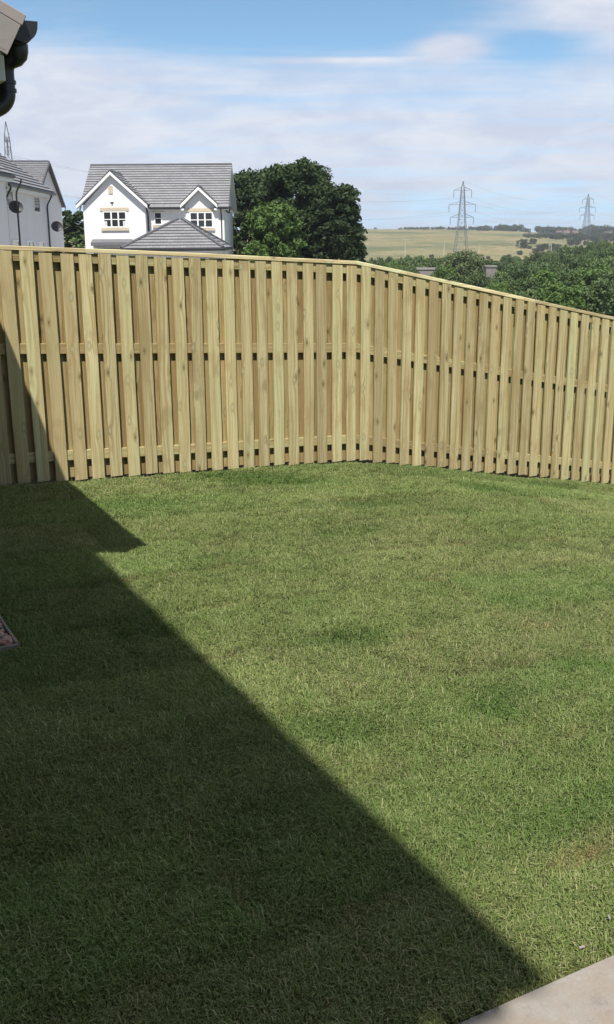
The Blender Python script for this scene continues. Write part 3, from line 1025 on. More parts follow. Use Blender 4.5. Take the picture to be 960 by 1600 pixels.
def gable_wall(mb, x0, x1, y0, y1, zb, ze, zr, axis='x'):
    """walls with gables; ridge runs along axis"""
    if axis == 'x':
        ym = (y0 + y1) / 2
        mb.prism([(x0, y0, zb), (x0, y1, zb), (x0, y1, ze), (x0, ym, zr), (x0, y0, ze)], (x1 - x0, 0, 0))
    else:
        xm = (x0 + x1) / 2
        mb.prism([(x0, y0, zb), (x1, y0, zb), (x1, y0, ze), (xm, y0, zr), (x0, y0, ze)], (0, y1 - y0, 0))
    return mb


# ------------------------------------------------------------------ own house beside the lawn (eave corner in view)
ZW = -0.03                                       # ground at the wall
own = empty('detached_house', (0, 0, 0), HA)     # local x = out from the wall, local y = along it
tag(own, 'nearby house eave corner with black gutter, swan neck pipe and beige bargeboard', 'house')
EZ = 2.733                                       # gutter lip of the wing
gl = 1.085
PIT = math.tan(R(26))
# wing: walls, roof
wx0, wx1, wy0, wy1 = -0.62, 0.60, 4.50, 7.35
MB().prism([(wx0, wy0, -0.5), (wx1, wy0, -0.5), (wx1, wy0, 2.56), (wx0, wy0, 2.60 + (wx1 - wx0) * PIT)], (0, wy1 - wy0, 0)).build('wing_wall', M['own_wall_dark'], own)
rise = lambda x: 2.745 + (1.005 - x) * PIT       # top of wing roof deck at local x
build_roof('wing_roof', [((1.04, 4.345, rise(1.04)), (1.04, 7.5, rise(1.04)), (-0.62, 7.5, rise(-0.62)), (-0.62, 4.335, rise(-0.62)))], own, M['tiles'], 0.30, 0.02)
# verge strip and bargeboard on the gable
nx = Vector((1, 0, -PIT)).normalized()
pn = Vector((PIT, 0, 1)).normalized()
e_pt = Vector((1.058, 4.33, rise(1.058)))
top = e_pt - nx * 1.82
MB().prism([e_pt + pn * 0.032, top + pn * 0.032, top - pn * 0.012, e_pt - pn * 0.012], (0, 0.12, 0)).build('verge_trim', M['verge'], own, bevel=0.003)
b0_ = e_pt - nx * 0.006 - pn * 0.0125
MB().prism([b0_, b0_ - nx * 1.8, b0_ - nx * 1.8 - pn * 0.128, b0_ - pn * 0.128 - nx * 0.006], (0, 0.022, 0)).build('bargeboard', M['bargeboard'], own, bevel=0.002)
b1_ = b0_ - pn * 0.1285 - nx * 0.02
MB().prism([b1_ + pn * 0.02, b1_ - nx * 1.7 + pn * 0.02, b1_ - nx * 1.7 + pn * 0.008, b1_ + pn * 0.008], (0, 0.15, 0)).build('verge_soffit', M['soffit'], own)
# boxed eaves end and long soffit box
MB().prism([(0.60, 4.475, 2.522), (1.004, 4.475, 2.522), (1.004, 4.475, 2.62), (0.60, 4.475, 2.76)], (0, 2.85, 0)).build('eaves_box', M['soffit'], own, bevel=0.003)
# fascia
MB().box(0.982, 0.999, 4.36, 7.45, 2.625, 2.728).build('fascia', M['bargeboard'], own)


def gutter_profile(x0, z0, wdt, dep, t_):
    pts = []
    for i in range(13):
        a = math.pi * i / 12
        pts.append((x0 + wdt / 2 - math.cos(a) * wdt / 2, z0 - math.sin(a) ** 0.8 * dep))
    inn = [(x0 + wdt / 2 - math.cos(math.pi * i / 12) * (wdt / 2 - t_), z0 - math.sin(math.pi * i / 12) ** 0.8 * (dep - t_)) for i in range(12, -1, -1)]
    return pts + inn


gp = gutter_profile(1.002, EZ, 0.118, 0.072, 0.004)
gut = MB().prism([(x, 4.385, z) for x, z in gp], (0, 3.0, 0)).build('gutter', M['pipe'], own, smooth=True)
ge = MB().prism([(x, 4.372, z) for x, z in gutter_profile(1.000, EZ + 0.004, 0.124, 0.078, 0.005)[:13]], (0, 0.012, 0)).build('stop_end', M['pipe'], gut)
MB().prism([(x, 4.43, z) for x, z in gutter_profile(0.999, EZ + 0.003, 0.126, 0.080, 0.006)], (0, 0.14, 0)).build('outlet_union', M['pipe'], gut, smooth=True)
cxp, cyp = 1.030, 4.58
MB().tube([(1.068, 4.52, 2.672), (1.068, 4.52, 2.645), (1.066, 4.522, 2.632), (1.060, 4.53, 2.622), (1.045, 4.55, 2.612)], [0.047, 0.047, 0.045, 0.040, 0.034], 16).build('outlet', M['pipe'], gut, smooth=True)
path = [(1.045, 4.555, 2.625), (1.034, 4.575, 2.60), (cxp, cyp, 2.575), (cxp, cyp, 2.53), (cxp, cyp, 2.495)]
for i in range(1, 8):
    a = i / 7 * R(66)
    path.append((cxp - 0.07 * (1 - math.cos(a)), cyp, 2.495 - 0.07 * math.sin(a)))
path += [(0.74, cyp, 2.31), (0.665, cyp, 2.26), (0.645, cyp, 2.20), (0.645, cyp, 0.0)]
dpp = MB().tube(path, 0.034, 16).build('downpipe', M['pipe'], own, smooth=True)
for zz in (2.532, 2.500):
    MB().tube([(cxp, cyp, zz + 0.007), (cxp, cyp, zz - 0.007)], 0.039, 16).build('collar', M['pipe'], dpp, smooth=True)
# main two-storey part: its eave throws the long shadow
ME = 5.95 + ZW
bE = 1.594 - 0.3115 * (ME + 0.0)
aE = 1.678 - 0.5575 * ME
MB().prism([(bE - 5.2, aE + 0.15, -0.5), (bE - 0.30, aE + 0.15, -0.5), (bE - 0.30, aE + 0.15, ME - 0.1), (bE - 2.75, aE + 0.15, ME + 1.3), (bE - 5.2, aE + 0.15, ME - 0.1)], (0, 9.2, 0)).build('main_wall', M['own_wall_dark'], own)
build_roof('main_roof', [((bE - 0.02, aE, ME), (bE - 0.02, aE + 9.5, ME), (bE - 2.75, aE + 9.5, ME + 1.55), (bE - 2.75, aE, ME + 1.55)),
                         ((bE - 5.5, aE, ME), (bE - 5.5, aE + 9.5, ME), (bE - 2.75, aE + 9.5, ME + 1.55), (bE - 2.75, aE, ME + 1.55))], own, M['tiles'])
MB().prism([(x, aE + 0.05, z) for x, z in gutter_profile(bE - 0.118, ME + 0.0, 0.118, 0.07, 0.004)], (0, 9.4, 0)).build('gutter', M['pipe'], own, smooth=True)
MB().box(bE - 0.30, bE - 0.12, aE + 0.05, aE + 9.45, ME - 0.16, ME - 0.03).build('soffit', M['soffit'], own)

# ------------------------------------------------------------------ white house with two gables
WHY = 67.0
fz = lambda px, py, Y: at(px, py, Y)
wl = fz(133, 372, WHY).x
wr = fz(350, 372, WHY).x
W_ = wr - wl
zb = float(terrain_z(-10, 68)) - 0.3
zof = lambda py, Y=WHY, px=250: fz(px, py, Y).z
white = empty('white_house', (wl, WHY, 0.0), 0.0)
tag(white, 'white rendered two storey house with two front gables and grey tiled roof', 'house')
ux = lambda px, Y=WHY: fz(px, 350, Y).x - wl
ze = zof(321)
bay0, bay1 = 0.0, ux(228)
bd = 0.7                                          # bay stands forward this much
DEP = 8.0
zr = zof(260, WHY + bd + DEP / 2)
mb = MB()
gable_wall(mb, 0.0, W_, bd, bd + DEP, zb, ze, zr - 0.14, 'x')
mb.build('wall', M['render'], white)
pk = zof(266, WHY - 0.3)
mb = MB()
bm_ = (bay0 + bay1) / 2
mb.prism([(bay0, 0, zb), (bay1, 0, zb), (bay1, 0, ze), (bm_, 0, pk - 0.18), (bay0, 0, ze)], (0, bd + 3.0, 0)).build('front_bay', M['render'], white)
# main roof
ov = 0.32
sl = (zr - ze) / (DEP / 2)
ey0, ey1 = bd - 0.35, bd + DEP + 0.35
eyz = ze - 0.35 * sl + 0.10
dx0, dx1 = ux(284, WHY + bd), ux(341.5, WHY + bd)
yw, zw = bd + 0.02, eyz + (bd + 0.02 - ey0) * sl
zt_ = eyz + (bd + DEP / 2 - ey0) * sl
quads = [((-ov, yw, zw), (W_ + ov, yw, zw), (W_ + ov, bd + DEP / 2, zt_), (-ov, bd + DEP / 2, zt_)),
         ((-ov, ey1, eyz), (W_ + ov, ey1, eyz), (W_ + ov, bd + DEP / 2, zt_), (-ov, bd + DEP / 2, zt_))]
for xa, xb in ((bay1 + 0.02, dx0 + 0.28), (dx1 - 0.28, W_ + ov)):
    quads.append(((xa, ey0, eyz), (xb, ey0, eyz), (xb, yw, zw), (xa, yw, zw)))
build_roof('roof', quads, white, M['tiles'])
zr = zt_ - 0.02
MB().box(-ov, W_ + ov, bd + DEP / 2 - 0.11, bd + DEP / 2 + 0.11, zr - 0.02, zr + 0.10).build('ridge_cap', M['ridge'], white, bevel=0.03)


def cross_gable(x0, x1, yf, pkz, edge_z, name):
    """gabled cross roof with white bargeboards; runs back until it meets the main roof"""
    xm = (x0 + x1) / 2
    back = lambda z: ey0 + (z - eyz) / sl         # depth where main roof has height z
    yb_top = min(back(pkz) + 0.05, bd + DEP / 2)
    yb_eave = back(edge_z)
    q = []
    for xe in (x0, x1):
        q.append(((xe, yf, edge_z), (xe, max(yb_eave, yf + 0.05), edge_z), (xm, yb_top, pkz), (xm, yf, pkz)))
    build_roof(name, q, white, M['tiles'])
    MB().prism([(xm - 0.13, yf - 0.01, pkz - 0.04), (xm, yf - 0.01, pkz + 0.10), (xm + 0.13, yf - 0.01, pkz - 0.04)], (0, yb_top - yf, 0)).build('ridge_cap', M['ridge'], white)
    for s_, xe in ((-1, x0), (1, x1)):
        e = Vector((xe, yf - 0.03, edge_z))
        p_ = Vector((xm, yf - 0.03, pkz))
        d_ = (p_ - e).normalized()
        nn_ = Vector((0, 0, 1))
        MB().prism([e - nn_ * 0.05, p_ - nn_ * 0.05, p_ - nn_ * 0.24, e - nn_ * 0.24], (0, 0.05, 0)).build('bargeboard', M['white'], white)
        MB().prism([e + nn_ * 0.045, p_ + nn_ * 0.045, p_ - nn_ * 0.047, e - nn_ * 0.047], (0, 0.16, 0)).build('verge', M['ridge'], white)
        MB().prism([e - nn_ * 0.241 + Vector((0, 0.05, 0)), p_ - nn_ * 0.241 + Vector((0, 0.05, 0)), p_ - nn_ * 0.27 + Vector((0, 0.05, 0)), e - nn_ * 0.27 + Vector((0, 0.05, 0))], (0, abs(yf) + 0.02 if yf < 0 else 0.3, 0)).build('verge_soffit', M['white'], white)


gx0, gx1 = ux(122.5), ux(233)
cross_gable(gx0, gx1, -0.32, pk, zof(319, WHY - 0.3), 'bay_roof')
dpk = zof(291, WHY + bd - 0.3)
cross_gable(dx0, dx1, bd - 0.40, dpk, zof(319, WHY + bd - 0.3), 'gablet_roof')
dm_ = (dx0 + dx1) / 2
MB().prism([(dx0 + 0.25, bd - 0.012, ze - 0.3), (dx1 - 0.25, bd - 0.012, ze - 0.3), (dx1 - 0.25, bd - 0.012, ze), (dm_, bd - 0.012, dpk - 0.25), (dx0 + 0.25, bd - 0.012, ze)], (0, 0.9, 0)).build('gablet_wall', M['render'], white)
# windows
window(white, ux(162), ux(198.5), zof(355), zof(329.5), 0.0, 3, 2, '-y', 0.07, (0.22, 0.17), (0.17, 0.14), curtain=True)
Yb = WHY + bd
window(white, ux(241.5, Yb), ux(254, Yb), zof(351.5, Yb), zof(331, Yb), bd, 1, 2, '-y', 0.07, (0.20, 0.14), (0.14, 0.1))
window(white, ux(297, Yb), ux(333.5, Yb), zof(356.5, Yb), zof(331.5, Yb), bd - 0.012, 3, 2, '-y', 0.07, (0.22, 0.14), (0.15, 0.12))
MB().box(ux(172.5), ux(179.5), -0.04, 0.02, zof(302.5), zof(290)).build('vent_panel', M['stone'], white)
MB().box(ux(174), ux(180), -0.07, 0.0, zof(315.5), zof(311)).build('alarm_box', M['white'], white, bevel=0.02)
MB().box(ux(176), ux(178.5), -0.075, 0.0, zof(318), zof(315.6)).build('alarm_lamp', M['dish'], white)
# garage door canopy, door and lintel on the bay
MB().prism([(ux(144), 0.0, zof(373)), (ux(144), -0.75, zof(378)), (ux(144), -0.75, zof(383)), (ux(144), 0.0, zof(384))], (ux(206) - ux(144), 0, 0)).build('canopy', M['lead'], white)
MB().box(ux(149), ux(200), -0.05, 0.03, zof(392), zof(388)).build('door_lintel', M['stone'], white)
MB().box(ux(152), ux(198), -0.03, 0.03, zb + 0.3, zof(392.3)).build('garage_door', M['white'], white)
# fascias, gutters, downpipes
zg = eyz
for xa, xb in ((bay1 + 0.05, dx0 + 0.22), (dx1 - 0.22, W_ + ov - 0.05)):
    MB().box(xa, xb, ey0 + 0.02, ey0 + 0.05, zg - 0.17, zg - 0.03).build('fascia', M['white'], white)
    MB().box(xa, min(xb, W_ + 0.1), ey0 + 0.05, bd, zg - 0.16, zg - 0.13).build('soffit', M['white'], white)
MB().box(bay1 + 0.25, dx0, ey0 - 0.10, ey0 + 0.015, zg - 0.10, zg + 0.0).build('gutter', M['pipe'], white, bevel=0.02)
MB().box(dx1, W_ + ov, ey0 - 0.10, ey0 + 0.015, zg - 0.10, zg + 0.0).build('gutter', M['pipe'], white, bevel=0.02)
for xx in (bay1 + 0.09, ux(349, Yb) - 0.1):
    MB().tube([(xx, bd - 0.40, zg - 0.1), (xx, bd - 0.38, zg - 0.2), (xx, bd - 0.08, zg - 0.5), (xx, bd - 0.06, zg - 0.6), (xx, bd - 0.06, zb)], 0.04, 8).build('downpipe', M['pipe'], white, smooth=True)
sat_dish(white, (W_ + 0.26, bd + 0.7, zof(329.5, WHY + 1.2)), (0.35, -1, 0.35), 0.25)
for yv, sgn in ((ey0, 1), (ey1, -1)):
    e = Vector((W_ + ov, yv, eyz))
    MB().prism([(W_ + 0.003, yv, eyz - 0.10), (W_ + ov - 0.045, yv, eyz - 0.10), (W_ + ov - 0.045, yv, eyz - 0.13), (W_ + 0.003, yv, eyz - 0.13)], (0, bd + DEP / 2 - yv, zr - eyz)).build('verge_soffit', M['white'], white)
    p_ = Vector((W_ + ov, bd + DEP / 2, zr + 0.02))
    MB().prism([e - Vector((0, 0, 0.04)), p_ - Vector((0, 0, 0.04)), p_ - Vector((0, 0, 0.24)), e - Vector((0, 0, 0.24))], (-0.04, 0, 0)).build('bargeboard', M['white'], white)
    e2, p2 = e + Vector((-W_ - 2 * ov, 0, 0)), p_ + Vector((-W_ - 2 * ov, 0, 0))
    MB().prism([e2 - Vector((0, 0, 0.04)), p2 - Vector((0, 0, 0.04)), p2 - Vector((0, 0, 0.24)), e2 - Vector((0, 0, 0.24))], (0.04, 0, 0)).build('bargeboard', M['white'], white)

# ------------------------------------------------------------------ garage with pyramid roof in front of it
GYY = 50.0
gax = fz(190, 389, GYY).x
gbx = fz(349, 389, GYY).x
gez = fz(270, 388.5, GYY).z
gpz = fz(282, 343.5, GYY + 2.9).z
gar = empty('garage', ((gax + gbx) / 2, GYY, 0.0), 0.0)
tag(gar, 'low garage with grey pyramid tiled roof in front of the white house', 'garage')
hw = (gbx - gax) / 2
gd = 5.6
gzb = float(terrain_z(-6, 52)) - 0.2
MB().box(-hw + 0.3, hw - 0.3, 0.3, gd - 0.3, gzb, gez - 0.1).build('wall', M['render_g'], gar)
apx = fz(282, 343.5, GYY + 2.9).x - (gax + gbx) / 2
A0, A1, A2, A3 = (-hw, 0, gez), (hw, 0, gez), (hw, gd, gez), (-hw, gd, gez)
tp0, tp1 = (apx - 0.12, gd / 2, gpz), (apx + 0.12, gd / 2, gpz)
build_roof('roof', [(A0, A1, tp1, tp0), (A1, A2, tp1, tp1), (A2, A3, tp0, tp1), (A3, A0, tp0, tp0)], gar, M['tiles'])
for a_, t_ in ((A0, tp0), (A1, tp1), (A2, tp1), (A3, tp0)):
    MB().bar(Vector(a_) + Vector((0, 0, 0.05)), Vector(t_) + Vector((0, 0, 0.05)), 0.085, 6).build('hip_cap', M['ridge'], gar)
MB().box(-hw + 0.01, hw - 0.01, 0.02, gd - 0.02, gez - 0.20, gez - 0.035).build('fascia', M['white'], gar)
MB().box(-hw - 0.05, hw + 0.05, -0.09, 0.018, gez - 0.11, gez - 0.0).build('gutter', M['pipe'], gar, bevel=0.02)
MB().box(hw - 0.018, hw + 0.09, 0.02, gd, gez - 0.11, gez - 0.0).build('gutter', M['pipe'], gar, bevel=0.02)

# ------------------------------------------------------------------ houses at the left edge
hz0 = float(terrain_z(-14, 46)) - 0.3


def side_house(name, label, p_near, p_far, eave, pitch, deep, wins, overh=0.26, dish=None, pipes=(), verge_far=True):
    """long wall faces the garden side (local +x); local y runs away from the viewer"""
    a = math.atan2(p_far[1] - p_near[1], p_far[0] - p_near[0]) - math.pi / 2
    L = math.hypot(p_far[0] - p_near[0], p_far[1] - p_near[1])
    h = empty(name, (p_near[0], p_near[1], 0), a)
    tag(h, label, 'house', 'grey shaded houses at the edge of the estate')
    ez = eave
    rz = ez + deep / 2 * math.tan(pitch)
    MB().prism([(0, 0, hz0), (0, 0, ez), (-deep / 2, 0, rz - 0.1), (-deep, 0, ez), (-deep, 0, hz0)], (0, L, 0)).build('wall', M['render_g'], h)
    tp_ = math.tan(pitch)
    e0 = ez - overh * tp_ + 0.08
    build_roof('roof', [((overh, -0.2, e0), (overh, L + 0.25, e0), (-deep / 2, L + 0.25, rz + 0.08), (-deep / 2, -0.2, rz + 0.08)),
                        ((-deep - overh, -0.2, e0), (-deep - overh, L + 0.25, e0), (-deep / 2, L + 0.25, rz + 0.08), (-deep / 2, -0.2, rz + 0.08))], h, M['tiles'])
    MB().box(-deep / 2 - 0.1, -deep / 2 + 0.1, -0.2, L + 0.25, rz + 0.04, rz + 0.15).build('ridge_cap', M['ridge'], h)
    for yy in (L + 0.22, -0.2):
        MB().prism([(overh, yy, e0 - 0.03), (-deep / 2, yy, rz + 0.05), (-deep / 2, yy, rz - 0.15), (overh, yy, e0 - 0.22)], (0, 0.04, 0)).build('bargeboard', M['white'], h)
    MB().box(overh - 0.06, overh - 0.02, -0.15, L + 0.2, e0 - 0.26, e0 - 0.04).build('fascia', M['white'], h)
    MB().box(0.0, overh - 0.07, -0.15, L + 0.2, e0 - 0.26, e0 - 0.22).build('soffit', M['white'], h)
    MB().box(overh - 0.015, overh + 0.10, -0.18, L + 0.22, e0 - 0.13, e0 - 0.02).build('gutter', M['pipe'], h, bevel=0.02)
    for (y0, y1, z0, z1, c_, r_) in wins:
        window(h, y0, y1, z0, z1, 0.0, c_, r_, '+x', 0.06)
    for yy in pipes:
        MB().tube([(overh + 0.03, yy, e0 - 0.1), (overh + 0.03, yy, e0 - 0.2), (0.09, yy, e0 - 0.55), (0.06, yy, e0 - 0.7), (0.06, yy, hz0)], 0.036, 8).build('downpipe', M['pipe'], h, smooth=True)
    if dish:
        for (yy, zz) in dish:
            sat_dish(h, (0.36, yy, zz), (0.5, -1, 0.3), 0.27)
    return h, L


Z2 = 1.9
P = lambda px, Y: (fz(px, 330, Y).x, Y)
n2, f2 = P(7, 41), P(77, 50)
side_house('terraced_house', 'grey rendered house with two wall dishes beyond the left end of the fence', n2, f2, zof(297, 50, 75), R(36), 8.0,
           [(0.40, 1.60, zof(323, 41.8, 13), zof(296, 41.8, 13), 1, 1), (5.55, 6.85, zof(333, 47.3, 58), zof(306, 47.3, 58), 1, 1),
            (0.8, 2.1, 0.2, zof(375, 42, 18), 1, 1), (3.4, 4.9, 0.2, zof(376, 45, 42), 2, 1), (5.9, 7.2, 0.2, zof(377, 48, 62), 1, 1)],
           dish=[(0.35, zof(324.5, 41.2, 14)), (8.65, zof(355, 49.8, 77))], pipes=(0.0 + 0.15, 8.35))
n1, f1 = P(-160, 30), P(12, 40.2)
side_house('terraced_house', 'grey rendered house nearer the lawn, only its roof corner and downpipe showing', n1, f1, zof(268, 40.2, 12), R(36), 8.0,
           [], pipes=(11.3,), overh=0.26)
# end house: its gable faces right, ridge runs left
e0p, e1p = P(55, 52), P(97, 62)
ang3 = math.atan2(e1p[1] - e0p[1], e1p[0] - e0p[0]) - math.pi / 2
L3 = math.hypot(e1p[0] - e0p[0], e1p[1] - e0p[1])
h3 = empty('gable_end_house', (e0p[0], e0p[1], 0), ang3)
tag(h3, 'grey house showing a dark edged gable end, between the dish house and the white house', 'house', 'grey shaded houses at the edge of the estate')
e3 = zof(321, 62, 98)
r3 = zof(255, 57, 75)
MB().prism([(0, 0, hz0), (0, L3, hz0), (0, L3, e3), (0, L3 / 2, r3 - 0.1), (0, 0, e3)], (-9, 0, 0)).build('wall', M['render_g'], h3)
t3 = (r3 - e3) / (L3 / 2)
build_roof('roof', [((0.14, -0.35, e3 - 0.35 * t3 + 0.06), (-9.2, -0.35, e3 - 0.35 * t3 + 0.06), (-9.2, L3 / 2, r3 + 0.06), (0.14, L3 / 2, r3 + 0.06)),
                    ((0.14, L3 + 0.35, e3 - 0.35 * t3 + 0.06), (-9.2, L3 + 0.35, e3 - 0.35 * t3 + 0.06), (-9.2, L3 / 2, r3 + 0.06), (0.14, L3 / 2, r3 + 0.06))], h3, M['tiles'])
for yv in (-0.35, L3 + 0.35):
    a_, b_ = Vector((0.15, yv, e3 - 0.35 * t3 + 0.10)), Vector((0.15, L3 / 2, r3 + 0.10))
    MB().prism([a_, b_, b_ - Vector((0, 0, 0.17)), a_ - Vector((0, 0, 0.17))], (0.05, 0, 0)).build('bargeboard', M['ridge'], h3)
MB().box(-9.2, 0.14, L3 / 2 - 0.1, L3 / 2 + 0.1, r3 + 0.02, r3 + 0.14).build('ridge_cap', M['ridge'], h3)
# a further roof just showing above
hb = empty('hip_roof_house', (fz(-75, 300, 80).x, 80, 0), 0.0)
tag(hb, 'far house whose low roof top peeps over beside the pylon', 'house', 'grey shaded houses at the edge of the estate')
rz_ = fz(20, 243, 84).z
MB().box(-5, 5, 0, 8, hz0 - 0.5, rz_ - 2.6).build('wall', M['render_g'], hb)
build_roof('roof', [((-5.3, -0.3, rz_ - 2.7), (5.3, -0.3, rz_ - 2.7), (1.9, 4, rz_), (-3, 4, rz_)), ((5.3, -0.3, rz_ - 2.7), (5.3, 8.3, rz_ - 2.7), (1.9, 4, rz_), (1.9, 4, rz_)),
                    ((5.3, 8.3, rz_ - 2.7), (-5.3, 8.3, rz_ - 2.7), (-3, 4, rz_), (1.9, 4, rz_)), ((-5.3, 8.3, rz_ - 2.7), (-5.3, -0.3, rz_ - 2.7), (-3, 4, rz_), (-3, 4, rz_))], hb, M['tiles'])


# ------------------------------------------------------------------ trees
def crown_mesh(seed, lobes, per, leaf, flat=0.8, sub=9):
    """leaf faces gathered in small clumps over lobes = [(x, y, z, r)]"""
    r = np.random.default_rng(seed)
    cl = []
    for (lx, ly, lz, lr) in lobes:
        if not sub:
            cl.append((lx, ly, lz, lr))
            continue
        d = r.normal(size=(sub, 3))
        d /= np.linalg.norm(d, axis=1)[:, None]
        d[:, 2] = np.abs(d[:, 2]) * 0.9 - 0.25
        for q in d:
            rr = lr * r.uniform(0.26, 0.52)
            k = lr * r.uniform(0.62, 1.02)
            cl.append((lx + q[0] * k, ly + q[1] * k, lz + q[2] * k * flat, rr))
        cl.append((lx, ly, lz, lr * 0.7))
    V, F, A = [], [], []
    base = 0
    for (lx, ly, lz, lr) in cl:
        n = max(6, int(per * lr * lr))
        d = r.normal(size=(n, 3))
        d /= np.linalg.norm(d, axis=1)[:, None]
        rad = lr * (0.35 + 0.75 * r.random(n) ** 0.6)
        c = np.array([lx, ly, lz]) + d * rad[:, None] * np.array([1, 1, flat])
        nrm = d + 0.7 * r.normal(size=(n, 3)) + np.array([0, 0, 0.4])
        nrm /= np.linalg.norm(nrm, axis=1)[:, None]
        t = np.cross(nrm, r.normal(size=(n, 3)))
        t /= np.linalg.norm(t, axis=1)[:, None]
        b = np.cross(nrm, t)
        sz = leaf * (0.55 + 0.9 * r.random(n))[:, None]
        V.append(np.stack([c - t * sz, c + b * sz * 0.55 + nrm * sz * 0.15, c + t * sz, c - b * sz * 0.55 + nrm * sz * 0.15], 1).reshape(-1, 3))
        F.append(base + np.arange(4 * n).reshape(n, 4))
        A.append(np.repeat(0.6 * r.random(n) + 0.4 * r.random(), 4))
        base += 4 * n
    V, F, A = np.concatenate(V), np.concatenate(F), np.concatenate(A)
    me = bpy.data.meshes.new('crown')
    me.vertices.add(len(V))
    me.vertices.foreach_set('co', V.astype(np.float32).ravel())
    me.loops.add(F.size)
    me.loops.foreach_set('vertex_index', F.astype(np.int32).ravel())
    me.polygons.add(len(F))
    me.polygons.foreach_set('loop_start', np.arange(0, F.size, 4, dtype=np.int32))
    me.update(calc_edges=True)
    me.validate()
    me.attributes.new('leaf', 'FLOAT', 'POINT').data.foreach_set('value', A.astype(np.float32))
    print('crown', seed, len(F))
    return me


def trunk_mesh(seed, h, r0, lobes, zfrac=0.35):
    r = srand(seed)
    mb = MB()
    zt = h * zfrac
    pts = [(0, 0, -0.4), (r.uniform(-.1, .1), r.uniform(-.1, .1), zt * 0.5), (r.uniform(-.2, .2), r.uniform(-.2, .2), zt), (r.uniform(-.3, .3), r.uniform(-.3, .3), h * 0.7)]
    mb.tube(pts, [r0, r0 * 0.85, r0 * 0.7, r0 * 0.25], 8)
    for (lx, ly, lz, lr) in lobes:
        a = Vector(pts[2]).lerp(Vector(pts[3]), r.uniform(0, 0.6))
        mb.bar(a, (lx * 0.85, ly * 0.85, lz), r0 * 0.32, 5, r0 * 0.08)
    return mb.mesh('trunk', True)


def round_lobes(seed, w_, h, n, zlow=0.25, rr=(0.22, 0.34)):
    """lobes filling an upright rounded crown of width w_ and height h (base at 0)"""
    r = srand(seed)
    out = [(0, 0, h * 0.55, w_ * 0.27)]
    for i in range(n):
        a = i * 2.39996 + r.uniform(-.3, .3)
        zf = zlow + (0.9 - zlow) * ((i + 0.5) / n)
        zc = (zf - zlow) / (1 - zlow)
        env = math.sqrt(max(0.05, 1 - (2 * zc - 0.85) ** 2 / 1.5)) * 0.5 * w_
        lr = w_ * r.uniform(*rr) * 0.62
        d = max(0.0, env - lr * 0.8) * r.uniform(0.75, 1.05)
        out.append((math.cos(a) * d, math.sin(a) * d, min(h * zf, h - lr * 0.8), lr))
    return out


def make_tree(name, label, cat, loc, w_, h, mat, seed, n=22, per=260, leaf=0.16, group=None, zlow=0.22, flat=0.85, rr=(0.22, 0.34)):
    o = empty(name, loc)
    tag(o, label, cat, group)
    lb = round_lobes(seed, w_, h, n, zlow, rr)
    link_mesh('crown', crown_mesh(seed, lb, per, leaf, flat), mat, o)
    link_mesh('trunk', trunk_mesh(seed, h, max(0.06, h * 0.028), lb[1::2]), M['bark'], o)
    return o


def tree_at(name, label, cat, px, ytop, Y, wpx, mat, seed, **kw):
    top = fz(px, ytop, Y)
    z0 = float(terrain_z(top.x, Y))
    return make_tree(name, label, cat, (top.x, Y, z0), wpx * Y * 0.965 / FPX, top.z - z0, mat, seed, **kw)


tg = 'tall trees beside the white house'
tree_at('broadleaf_tree', 'tall dense dark green tree with the highest crown beside the white house', 'tree', 466, 245, 82, 140, M['leaf_dark'], 101, n=46, per=270, leaf=0.15, group=tg, zlow=0.08)
tree_at('broadleaf_tree', 'dark rounded tree next to the open straw field', 'tree', 524, 283, 79, 100, M['leaf_dark'], 102, n=40, per=270, leaf=0.15, group=tg, zlow=0.05)
tree_at('broadleaf_tree', 'dark tree rising just behind the right gable of the white house', 'tree', 398, 255, 84, 104, M['leaf_dark'], 103, n=36, per=270, leaf=0.15, group=tg, zlow=0.08)
tree_at('broadleaf_tree', 'lighter green smaller tree in front of the dark trees', 'tree', 428, 310, 74, 92, M['leaf_light'], 104, n=28, per=270, leaf=0.14, group=tg, zlow=0.05)
tree_at('garden_shrub', 'bright green low shrub beside the white house wall', 'shrub', 400, 374, 71, 46, M['leaf_light'], 105, n=16, per=300, leaf=0.12, group='shrubs beside the white house', zlow=0.1)
tree_at('broadleaf_tree', 'dark tree seen in the gap left of the white house', 'tree', 118, 322, 88, 62, M['leaf_dark'], 106, n=26, per=270, leaf=0.15, group=tg, zlow=0.05)
tree_at('garden_shrub', 'green shrub in the gap left of the white house', 'shrub', 124, 362, 78, 34, M['leaf_mid'], 107, n=14, per=300, leaf=0.12, group='shrubs beside the white house', zlow=0.1)
tree_at('broadleaf_tree', 'dark low tree at the foot of the trees towards the field', 'tree', 556, 345, 80, 40, M['leaf_dark'], 108, n=18, per=270, leaf=0.14, group=tg, zlow=0.05)

# valley bushes: a few kinds, copied
kinds = []
for i, (mat, w_, h, n, per, lf) in enumerate(((M['leaf_mid'], 6.0, 5.0, 26, 110, 0.17), (M['leaf_mid'], 7.0, 5.4, 30, 105, 0.17), (M['leaf_deep'], 6.0, 5.6, 26, 110, 0.17),
                                              (M['leaf_light'], 5.5, 4.4, 24, 120, 0.16), (M['leaf_pale'], 7.0, 6.4, 30, 110, 0.17), (M['leaf_far'], 6.0, 4.6, 16, 45, 0.24))):
    lb = round_lobes(200 + i, w_, h, n, 0.05)
    kinds.append((crown_mesh(200 + i, lb, per, lf, 0.85), trunk_mesh(200 + i, h, 0.13, lb[1::3]), mat, w_, h))
lab = {0: 'mid green bushy tree', 1: 'broad mid green tree', 2: 'dark green tree', 3: 'bright green shrubby tree', 4: 'pale grey green willow tree standing before the field pylon',
       5: 'small dull green bush scattered on the far field'}
